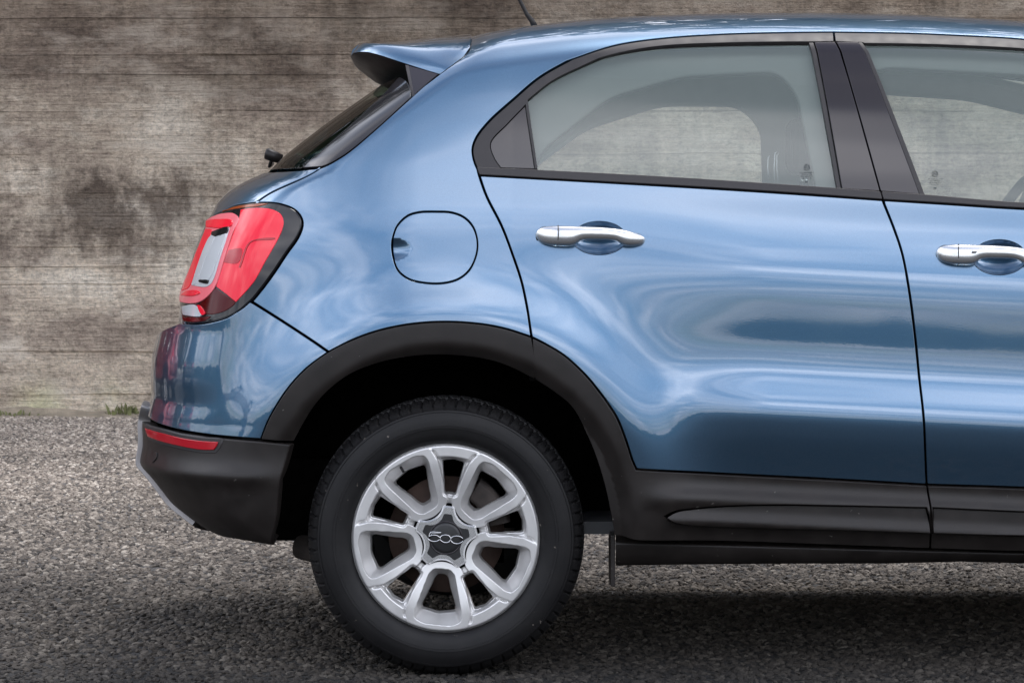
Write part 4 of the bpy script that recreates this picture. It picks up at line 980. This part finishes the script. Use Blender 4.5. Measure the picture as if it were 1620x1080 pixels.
patch('front_bumper_cladding', BODY, [[FA[-1], (3.2, .45, 1), (fcen(.45), .45, 1)], [(fcen(b), b, 1) for b in np.linspace(.45, .24, 5)], [(fcen(.24), .24, 1), (3.0, .26, 1), (FAi[-1][0], .26, 1)], [(FAi[-1][0], .26, 1), FA[-1]]], M['plastic'], car, sp=.03, both=True, mirror=False, off=.004, depth=.03)
patch('headlight', BODY, [[(3.32 + .12 * math.cos(t), .80 + .085 * math.sin(t), 1) for t in np.linspace(0, 2 * math.pi, 30)]], M['clear'], car, sp=.02, off=.008, gap=0)

# ------------------------------------------------------------------ ground
def asphalt_shade(nt, src, p, rng_):  # dark asphalt towards the camera, with under-car shade and vignette painted in
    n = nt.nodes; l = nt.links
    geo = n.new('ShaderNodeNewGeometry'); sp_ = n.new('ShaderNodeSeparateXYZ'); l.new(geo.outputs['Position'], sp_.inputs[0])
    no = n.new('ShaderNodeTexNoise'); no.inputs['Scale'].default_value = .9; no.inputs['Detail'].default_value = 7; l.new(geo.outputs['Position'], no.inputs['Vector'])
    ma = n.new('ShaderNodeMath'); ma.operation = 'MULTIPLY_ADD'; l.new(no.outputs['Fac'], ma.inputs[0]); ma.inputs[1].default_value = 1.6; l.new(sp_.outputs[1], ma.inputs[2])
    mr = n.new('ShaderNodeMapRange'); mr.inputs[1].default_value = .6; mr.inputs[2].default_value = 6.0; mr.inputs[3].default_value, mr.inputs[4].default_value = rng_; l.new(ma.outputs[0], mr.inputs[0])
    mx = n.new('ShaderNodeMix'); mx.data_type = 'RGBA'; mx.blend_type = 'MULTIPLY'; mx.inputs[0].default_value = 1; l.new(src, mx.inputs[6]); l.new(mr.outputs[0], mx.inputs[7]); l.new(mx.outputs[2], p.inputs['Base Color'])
def ground_mat():
    m, nt, p = new_mat('grey_chippings'); n = nt.nodes; l = nt.links
    tc = n.new('ShaderNodeTexCoord')
    v = n.new('ShaderNodeTexVoronoi'); v.inputs['Scale'].default_value = 75; l.new(tc.outputs['Object'], v.inputs['Vector'])
    r = n.new('ShaderNodeValToRGB'); l.new(v.outputs['Color'], r.inputs[0]); e = r.color_ramp.elements
    e[0].position = .0; e[0].color = (.07, .065, .06, 1); e[1].position = 1; e[1].color = (.33, .31, .29, 1)
    big = n.new('ShaderNodeTexNoise'); big.inputs['Scale'].default_value = 1.6; big.inputs['Detail'].default_value = 5; l.new(tc.outputs['Object'], big.inputs['Vector'])
    mr = n.new('ShaderNodeMapRange'); mr.inputs[1].default_value = .3; mr.inputs[2].default_value = .7; mr.inputs[3].default_value = .55; mr.inputs[4].default_value = 1.0; l.new(big.outputs['Fac'], mr.inputs[0])
    mx = n.new('ShaderNodeMix'); mx.data_type = 'RGBA'; mx.blend_type = 'MULTIPLY'; mx.inputs[0].default_value = 1; l.new(r.outputs[0], mx.inputs[6]); l.new(mr.outputs[0], mx.inputs[7])
    asphalt_shade(nt, mx.outputs[2], p, (.06, 1.0)); p.inputs['Roughness'].default_value = .9
    b = n.new('ShaderNodeBump'); b.inputs['Strength'].default_value = 1; b.inputs['Distance'].default_value = .01; b.invert = True; l.new(v.outputs['Distance'], b.inputs['Height']); l.new(b.outputs[0], p.inputs['Normal'])
    return m
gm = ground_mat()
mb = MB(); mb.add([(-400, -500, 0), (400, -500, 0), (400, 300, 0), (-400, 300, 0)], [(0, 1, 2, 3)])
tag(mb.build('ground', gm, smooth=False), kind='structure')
def stone_mat():
    m, nt, p = new_mat('crushed_stone'); n = nt.nodes; l = nt.links
    oi = n.new('ShaderNodeObjectInfo'); r = n.new('ShaderNodeValToRGB'); l.new(oi.outputs['Random'], r.inputs[0]); e = r.color_ramp.elements
    e[0].position = 0; e[0].color = (.09, .08, .07, 1); e[1].position = 1; e[1].color = (.66, .58, .48, 1)
    for ps, c in ((.3, (.215, .178, .142)), (.6, (.30, .252, .203)), (.85, (.42, .358, .29))): x = e.new(ps); x.color = (*c, 1)
    geo = n.new('ShaderNodeNewGeometry'); no = n.new('ShaderNodeTexNoise'); no.inputs['Scale'].default_value = 1.3; no.inputs['Detail'].default_value = 6; l.new(geo.outputs['Position'], no.inputs['Vector'])
    mr = n.new('ShaderNodeMapRange'); mr.inputs[1].default_value = .32; mr.inputs[2].default_value = .68; mr.inputs[3].default_value = .66; mr.inputs[4].default_value = 1.1; l.new(no.outputs['Fac'], mr.inputs[0])
    mx = n.new('ShaderNodeMix'); mx.data_type = 'RGBA'; mx.blend_type = 'MULTIPLY'; mx.inputs[0].default_value = 1; l.new(r.outputs[0], mx.inputs[6]); l.new(mr.outputs[0], mx.inputs[7])
    asphalt_shade(nt, mx.outputs[2], p, (.07, 1.1)); p.inputs['Roughness'].default_value = .85
    return m
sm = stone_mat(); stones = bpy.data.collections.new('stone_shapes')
for k in range(6):
    import bmesh
    bm = bmesh.new(); bmesh.ops.create_icosphere(bm, subdivisions=1, radius=1)
    for v in bm.verts: v.co = v.co * (1 + rng.uniform(-.28, .22)); v.co.z *= .62; v.co.x *= 1.2
    me = bpy.data.meshes.new('stone'); bm.to_mesh(me); bm.free(); me.materials.append(sm); o = bpy.data.objects.new('stone', me); stones.objects.link(o)
def scatter(name, rects, dens, smin, smax, seed):
    mb = MB()
    for x0, x1, y0, y1 in rects: mb.add([(x0, y0, .001), (x1, y0, .001), (x1, y1, .001), (x0, y1, .001)], [(0, 1, 2, 3)])
    o = mb.build(name, gm, smooth=False)
    ng = bpy.data.node_groups.new(name, 'GeometryNodeTree'); ng.interface.new_socket('Geometry', in_out='INPUT', socket_type='NodeSocketGeometry'); ng.interface.new_socket('Geometry', in_out='OUTPUT', socket_type='NodeSocketGeometry')
    n = ng.nodes; l = ng.links; gi = n.new('NodeGroupInput'); go = n.new('NodeGroupOutput')
    d = n.new('GeometryNodeDistributePointsOnFaces'); d.inputs['Density'].default_value = dens; d.inputs['Seed'].default_value = seed
    ci = n.new('GeometryNodeCollectionInfo'); ci.inputs['Collection'].default_value = stones; ci.inputs['Separate Children'].default_value = True; ci.inputs['Reset Children'].default_value = True
    ins = n.new('GeometryNodeInstanceOnPoints'); ins.inputs['Pick Instance'].default_value = True
    rr = n.new('FunctionNodeRandomValue'); rr.data_type = 'FLOAT_VECTOR'; rr.inputs[0].default_value = (-.5, -.5, 0); rr.inputs[1].default_value = (.5, .5, 6.28)
    rs = n.new('FunctionNodeRandomValue'); rs.data_type = 'FLOAT'; rs.inputs[2].default_value = smin; rs.inputs[3].default_value = smax; rs.inputs['Seed'].default_value = 3
    l.new(gi.outputs[0], d.inputs['Mesh']); l.new(d.outputs['Points'], ins.inputs['Points']); l.new(ci.outputs[0], ins.inputs['Instance']); l.new(rr.outputs[0], ins.inputs['Rotation']); l.new(rs.outputs[1], ins.inputs['Scale'])
    l.new(ins.outputs[0], go.inputs[0])
    md = o.modifiers.new('scatter', 'NODES'); md.node_group = ng; return o
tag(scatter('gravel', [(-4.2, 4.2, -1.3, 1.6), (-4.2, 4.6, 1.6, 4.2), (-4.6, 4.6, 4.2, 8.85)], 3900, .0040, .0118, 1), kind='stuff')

# ------------------------------------------------------------------ concrete wall
YW = 8.85
def wall_mat():
    m, nt, p = new_mat('weathered_board_marked_concrete'); n = nt.nodes; l = nt.links
    tc = n.new('ShaderNodeTexCoord')
    def noise(sc, det, vec, rough=.6, dist=0):
        x = n.new('ShaderNodeTexNoise'); x.inputs['Scale'].default_value = sc; x.inputs['Detail'].default_value = det; x.inputs['Roughness'].default_value = rough; x.inputs['Distortion'].default_value = dist
        mp = n.new('ShaderNodeMapping'); mp.inputs['Scale'].default_value = vec; l.new(tc.outputs['Object'], mp.inputs[0]); l.new(mp.outputs[0], x.inputs['Vector']); return x.outputs['Fac']
    def ramp(src, stops):
        r = n.new('ShaderNodeValToRGB'); l.new(src, r.inputs[0]); e = r.color_ramp.elements; e[0].position, e[0].color = stops[0][0], (*stops[0][1], 1); e[1].position, e[1].color = stops[-1][0], (*stops[-1][1], 1)
        for ps, c in stops[1:-1]: x = e.new(ps); x.color = (*c, 1)
        return r.outputs[0]
    def mix(a, b, f=1.0, mode='MULTIPLY'):
        x = n.new('ShaderNodeMix'); x.data_type = 'RGBA'; x.blend_type = mode
        if isinstance(f, float): x.inputs[0].default_value = f
        else: l.new(f, x.inputs[0])
        for i, q in ((6, a), (7, b)):
            if isinstance(q, tuple): x.inputs[i].default_value = (*q, 1)
            else: l.new(q, x.inputs[i])
        return x.outputs[2]
    def g(v): return (v, v, v)
    base = ramp(noise(1.5, 9, (1, 1, 2.2), .68), [(.28, (.24, .185, .145)), (.41, (.50, .405, .32)), (.53, (.78, .655, .51)), (.65, (1.0, .89, .73))])
    grain = ramp(noise(7, 8, (.35, 1, 9), .7), [(.3, g(.78)), (.5, g(.97)), (.7, g(1.12))])
    c = mix(base, grain)
    streak = ramp(noise(5, 6, (2.4, 1, .22), .6), [(.3, g(.74)), (.55, g(1.0))]); c = mix(c, streak, .55)
    spots = ramp(noise(26, 6, (1, 1, 1.3), .75), [(.36, g(.50)), (.5, g(1.0)), (.68, g(1.2))]); c = mix(c, spots, .8)
    fine = ramp(noise(90, 5, (.6, 1, 1.6), .8), [(.34, g(.62)), (.5, g(1.0)), (.66, g(1.18))]); c = mix(c, fine, .8)
    drip = ramp(noise(1.4, 5, (3.2, 1, .10), .7, .1), [(.50, g(1)), (.64, g(.62))]); c = mix(c, drip, .7)
    pale = ramp(noise(2.2, 7, (1, 1, 2.4), .7), [(.52, g(0)), (.66, g(.75))]); c = mix(c, (.90, .80, .66), pale, 'MIX')
    sep = n.new('ShaderNodeSeparateXYZ'); l.new(tc.outputs['Object'], sep.inputs[0])
    # wall colour darkens towards the top, with a ragged edge
    wob = n.new('ShaderNodeMath'); wob.operation = 'MULTIPLY_ADD'; l.new(noise(2.3, 7, (1, 1, .8), .6), wob.inputs[0]); wob.inputs[1].default_value = 1.1; l.new(sep.outputs[2], wob.inputs[2])
    top_dark = ramp2 = n.new('ShaderNodeMapRange'); ramp2.inputs[1].default_value = 1.35; ramp2.inputs[2].default_value = 2.7; ramp2.inputs[3].default_value = 0; ramp2.inputs[4].default_value = 1; l.new(wob.outputs[0], ramp2.inputs[0])
    c = mix(c, (.44, .41, .39), ramp2.outputs[0])
    # one old damp patch, ragged at its edges, and a weaker one beyond it
    def patch_stain(cx, cz, rx, rz, amt):
        mp = n.new('ShaderNodeMapping'); mp.inputs['Location'].default_value = (-cx / rx, 0, -cz / rz); mp.inputs['Scale'].default_value = (1 / rx, 0, 1 / rz); l.new(tc.outputs['Object'], mp.inputs[0])
        ln = n.new('ShaderNodeVectorMath'); ln.operation = 'LENGTH'; l.new(mp.outputs[0], ln.inputs[0])
        ad = n.new('ShaderNodeMath'); ad.operation = 'MULTIPLY_ADD'; l.new(noise(5, 9, (1, 1, .8), .72), ad.inputs[0]); ad.inputs[1].default_value = 4.6; l.new(ln.outputs['Value'], ad.inputs[2])
        mr = n.new('ShaderNodeMapRange'); mr.inputs[1].default_value = 2.55; mr.inputs[2].default_value = 3.5; mr.inputs[3].default_value = amt; mr.inputs[4].default_value = 0; l.new(ad.outputs[0], mr.inputs[0]); return mr.outputs[0]
    c = mix(c, (.27, .25, .245), patch_stain(-2.05, 1.03, .62, .22, .95))
    c = mix(c, (.34, .31, .29), patch_stain(-1.55, 1.75, .9, .14, .5))
    c = mix(c, (.38, .35, .33), patch_stain(-.35, 2.05, 1.2, .25, .6))
    mossn = ramp(noise(3, 5, (1, 1, 1), .6), [(.45, g(0)), (.7, g(.7))])
    low = n.new('ShaderNodeMapRange'); low.inputs[1].default_value = .28; low.inputs[2].default_value = .02; l.new(sep.outputs[2], low.inputs[0])
    mm = n.new('ShaderNodeMath'); mm.operation = 'MULTIPLY'; l.new(mossn, mm.inputs[0]); l.new(low.outputs[0], mm.inputs[1])
    c = mix(c, (.72, .80, .50), mm.outputs[0])
    l.new(c, p.inputs['Base Color']); p.inputs['Roughness'].default_value = .92; p.inputs['Specular IOR Level'].default_value = .25
    h = n.new('ShaderNodeMath'); h.operation = 'ADD'; l.new(noise(7, 8, (.35, 1, 9), .7), h.inputs[0]); l.new(noise(60, 5, (1, 1, 1), .7), h.inputs[1])
    b = n.new('ShaderNodeBump'); b.inputs['Strength'].default_value = 1.0; b.inputs['Distance'].default_value = .022; l.new(h.outputs[0], b.inputs['Height']); l.new(b.outputs[0], p.inputs['Normal'])
    return m
wm = wall_mat()
mb = MB(); mb.box(-9, 9, YW + .007, YW + .35, -.3, 5.6)
wall = mb.build('concrete_wall', wm, smooth=False)
tag(wall, 'weathered grey board-marked concrete wall behind the blue car', 'wall')
# each strip cast against one shutter board: its own depth, ragged edges, joints recessed
zz = -.05; k = 0
while zz < 5.55:
    hgt = float(rng.choice([.10, .155, .19, .22])); xs = np.arange(-9, 9.01, .12); nn = len(xs); d = rng.uniform(-.003, .002)
    wv = np.interp(xs, np.linspace(-9, 9, 30), rng.uniform(-.002, .002, 30))
    def joint():
        j_ = np.zeros(nn); x = -9.0
        while x < 9:
            ln = rng.uniform(.4, 2.4); kind = rng.random(); j_[(xs >= x) & (xs < x + ln)] = .006 if kind < .20 else (-.004 if kind < .45 else .0006); x += ln
        return j_
    j0, j1 = joint(), joint(); top_w = np.interp(xs, np.linspace(-9, 9, 60), rng.uniform(-.004, .004, 60))
    if k == 0: prev = np.zeros(nn)
    G = []
    for i_, xx in enumerate(xs):
        za, zb = zz + prev[i_], zz + hgt + top_w[i_]; ww = d + wv[i_]
        G.append([(xx, YW + .0068, za), (xx, YW + ww + j0[i_], za), (xx, YW + ww, za + .0045), (xx, YW + ww, zb - .0045), (xx, YW + ww + j1[i_], zb), (xx, YW + .0068, zb)])
    prev = top_w; b = MB(); b.grid(G); b.build('board_imprint', wm, wall, smooth=False); k += 1
    zz += hgt

# ------------------------------------------------------------------ the place behind the camera, mirrored in the paint
def leaf_mat():
    m, nt, p = new_mat('dark_foliage'); n = nt.nodes; l = nt.links
    tc = n.new('ShaderNodeTexCoord'); a = n.new('ShaderNodeTexNoise'); a.inputs['Scale'].default_value = .8; a.inputs['Detail'].default_value = 8; l.new(tc.outputs['Object'], a.inputs['Vector'])
    r = n.new('ShaderNodeValToRGB'); l.new(a.outputs['Fac'], r.inputs[0]); r.color_ramp.elements[0].color = (.04, .058, .035, 1); r.color_ramp.elements[1].color = (.14, .17, .10, 1); l.new(r.outputs[0], p.inputs['Base Color'])
    p.inputs['Roughness'].default_value = .9; return m
lm = leaf_mat(); mb = MB(); r2 = np.random.default_rng(3)
v = []; f = []
for k in range(11500):
    ang = r2.uniform(-1.9, 1.25); rad = 85 + r2.uniform(-5, 5); x = rad * math.sin(ang); y = -rad * math.cos(ang)
    top = 2.6 + .6 * math.sin(ang * 9) + .7 * math.sin(ang * 23 + 1) + .5 * math.sin(ang * 57); z = r2.uniform(0, 1) ** .7 * top; s_ = r2.uniform(.5, 1.3)
    c = np.array((x, y, z)); a = r2.normal(size=3); a /= np.linalg.norm(a); b = np.cross(a, r2.normal(size=3)); b /= np.linalg.norm(b)
    i = len(v); v += [c + a * s_, c + b * s_, c - a * s_, c - b * s_]; f.append((i, i + 1, i + 2, i + 3))
tag(mesh_obj('woodland', v, f, lm, smooth=False), kind='stuff')
# unseen trees added above the wall, tall enough to darken the roof reflection
v = []; f = []
for k in range(21000):
    x = r2.uniform(-26, 26); y = r2.uniform(10.6, 15.5); top = 12.2 + 1.0 * math.sin(x * .7) + .7 * math.sin(x * 1.9 + 1); z = r2.uniform(1, top); s_ = r2.uniform(.16, .42)
    c = np.array((x, y, z)); a = r2.normal(size=3); a /= np.linalg.norm(a); b = np.cross(a, r2.normal(size=3)); b /= np.linalg.norm(b)
    i = len(v); v += [c + a * s_, c + b * s_, c - a * s_, c - b * s_]; f.append((i, i + 1, i + 2, i + 3))
tag(mesh_obj('added_tree_belt', v, f, lm, smooth=False), kind='stuff')
# dirt washed up against the wall foot
dm = textured('washed_up_dirt', (.27, .225, .165), .95, 14, .35, 1.0, 120, dist=.01)
G = []
for xx in np.arange(-6, 6.01, .05):
    hh = .018 + .016 * math.sin(xx * 2.3) + .012 * math.sin(xx * 7.1 + 1) + r2.uniform(-.004, .004); wd = .30 + .16 * math.sin(xx * 1.7 + 2) + .07 * math.sin(xx * 5.3)
    G.append([(xx, YW - wd + r2.uniform(-.02, .02), .0005), (xx, YW - wd * .6, max(.004, hh * .35) + r2.uniform(0, .005)), (xx, YW - wd * .28, max(.006, hh * .7) + r2.uniform(0, .006)), (xx, YW - .02, max(.010, hh) + r2.uniform(0, .008)), (xx, YW + .006, max(.012, hh * 1.2))])
mb = MB(); mb.grid(G); tag(mb.build('dirt_drift', dm), kind='stuff')
def recolour(o, mat):
    for ob in [o] + list(o.children_recursive):
        if ob.type == 'MESH' and ob.data.materials and ob.data.materials[0] == M['paint']:
            ob.material_slots[0].link = 'OBJECT'; ob.material_slots[0].material = mat
def neighbour(x, y, rz, mat, label):
    c = copy_tree(car); c.location = (x, y, 0); c.rotation_euler = (0, 0, rz); recolour(c, mat); tag(c, label, 'car', 'cars parked in the lot behind the camera')
neighbour(-8.6, 2.45, R(164), paint_mat('black_car_paint', (.006, .007, .009), (.012, .013, .016)), 'dark car with its tail towards the blue car, mirrored small in the blue bumper')
neighbour(-4.55, 5.0, R(84), paint_mat('red_car_paint', (.25, .008, .012), (.40, .015, .02)), 'red car outside the picture, mirrored at the rear edge of the blue bumper')
def person(x, y, rz):
    root = empty('person', (x, y, 0)); root.rotation_euler = (0, 0, rz)
    tag(root, 'person in pale top and dark trousers standing mirrored in the blue bumper', 'person')
    def skin(name, pts, edges, mat, lv=2):
        me = bpy.data.meshes.new(name); me.from_pydata([p[:3] for p in pts], edges, []); me.update(); o = bpy.data.objects.new(name, me); COL.objects.link(o); o.parent = root
        m = o.modifiers.new('skin', 'SKIN'); m.use_smooth_shade = True
        for i, p in enumerate(pts): me.skin_vertices[0].data[i].radius = (p[3], p[4] if len(p) > 4 else p[3])
        me.skin_vertices[0].data[0].use_root = True; subd(o, lv); me.materials.append(mat); return o
    sk = textured('skin', (.42, .26, .19), .55, 20, .06)
    # one body: pelvis, spine, neck, head, two legs, two arms bent up in front of the face
    pts = [(0, 0, .95, .15, .11), (0, 0, 1.12, .14, .10), (0, 0, 1.34, .17, .11), (0, .01, 1.46, .07), (0, .0, 1.54, .055), (0, -.02, 1.62, .085, .10), (0, -.01, 1.72, .07, .085)]
    ed = [(0, 1), (1, 2), (2, 3), (3, 4), (4, 5), (5, 6)]
    for s_ in (-1, 1):
        k = len(pts); pts += [(s_ * .10, 0, .86, .085), (s_ * .12, .0, .48, .058), (s_ * .13, .03, .09, .038), (s_ * .14, -.13, .035, .035)]; ed += [(0, k), (k, k + 1), (k + 1, k + 2), (k + 2, k + 3)]
        k = len(pts); pts += [(s_ * .19, 0, 1.40, .055), (s_ * .27, -.05, 1.17, .042), (s_ * .12, -.24, 1.40, .028), (s_ * .07, -.26, 1.48, .030)]; ed += [(2, k), (k, k + 1), (k + 1, k + 2), (k + 2, k + 3)]
    skin('body', pts, ed, sk)
    skin('shirt', [(0, 0, .93, .165, .125), (0, 0, 1.12, .155, .115), (0, 0, 1.34, .185, .125), (0, .01, 1.42, .10), (-.19, 0, 1.40, .068), (-.26, -.04, 1.22, .056), (.19, 0, 1.40, .068), (.26, -.04, 1.22, .056)], [(0, 1), (1, 2), (2, 3), (2, 4), (4, 5), (2, 6), (6, 7)], simple('pale_cotton', (.55, .50, .46), .9))
    skin('trousers', [(0, 0, .96, .165, .125), (-.10, 0, .84, .10), (-.12, 0, .48, .075), (-.13, .03, .10, .06), (.10, 0, .84, .10), (.12, 0, .48, .075), (.13, .03, .10, .06)], [(0, 1), (1, 2), (2, 3), (0, 4), (4, 5), (5, 6)], simple('dark_denim', (.03, .035, .05), .9))
    for s_ in (-1, 1):
        for j in range(4):      # fingers curled round the camera
            x0 = s_ * .07; z0 = 1.465 + j * .016
            skin('finger', [(x0, -.265, z0, .009), (x0 - s_ * .02, -.30, z0 + .004, .0085), (x0 - s_ * .045, -.305, z0 + .004, .008), (x0 - s_ * .058, -.295, z0 + .002, .007)], [(0, 1), (1, 2), (2, 3)], sk, 1)
        skin('thumb', [(s_ * .06, -.25, 1.47, .011), (s_ * .045, -.225, 1.49, .010), (s_ * .035, -.22, 1.51, .009)], [(0, 1), (1, 2)], sk, 1)
        m = MB(); m.box(s_ * .13 - .045, s_ * .13 + .045, -.20, .08, 0, .07); bevel(m.build('shoe', M['rubber'], root, smooth=False), .02, 2)
    m = MB(); m.lathe_y([(.0, -.09), (.06, -.08), (.095, -.03), (.10, .03), (.085, .085), (.0, .11)], 20, (0, -.005, 1.70)); o = m.build('hair', M['rubber'], root)
    c = empty('handheld_camera', (x, y, 0)); c.rotation_euler = (0, 0, rz); tag(c, 'black camera held up by the person mirrored in the bumper', 'camera')
    m = MB(); m.box(-.05, .05, -.285, -.235, 1.455, 1.53); bevel(m.build('camera_body', M['rubber'], c, smooth=False), .008, 2)
    m = MB(); m.lathe_y([(.0, -.36), (.03, -.36), (.034, -.34), (.034, -.285)], 20, (0, 0, 1.49)); m.build('lens', M['gloss'], c)
person(-5.4, -2.85, R(62))
# weeds at the foot of the wall
wg = textured('weed_leaves', (.16, .17, .07), .85, 30, .3)
def weed(px, n_, hh, sprd, label):
    x0 = (px - CX) * (YW - .06 + D0) / F; m = MB(); rr = random.Random(int(px))
    for k in range(n_):
        a = rr.uniform(0, 6.28); rad = rr.uniform(0, sprd); bx, by = x0 + rad * math.cos(a), YW - .08 - abs(rad * .4 * math.sin(a)); h = hh * rr.uniform(.4, 1); dx, dy = rr.uniform(-.5, .5) * h, rr.uniform(-.5, .2) * h; wd = rr.uniform(.004, .009); ax = rr.uniform(0, 3.14)
        ux, uy = math.cos(ax) * wd, math.sin(ax) * wd
        m.add([(bx - ux, by - uy, 0), (bx + ux, by + uy, 0), (bx + dx * .4 + ux * 1.3, by + dy * .4 + uy * 1.3, h * .6), (bx + dx, by + dy, h), (bx + dx * .4 - ux * 1.3, by + dy * .4 - uy * 1.3, h * .6)], [(0, 1, 2, 4), (4, 2, 3)])
    tag(m.build('weed', wg, smooth=False), label, 'plant', 'weeds at the foot of the wall')
weed(14, 26, .04, .2, 'low green weed at the foot of the wall near the left edge'); weed(216, 40, .08, .16, 'taller green weed at the wall foot just behind the bumper')
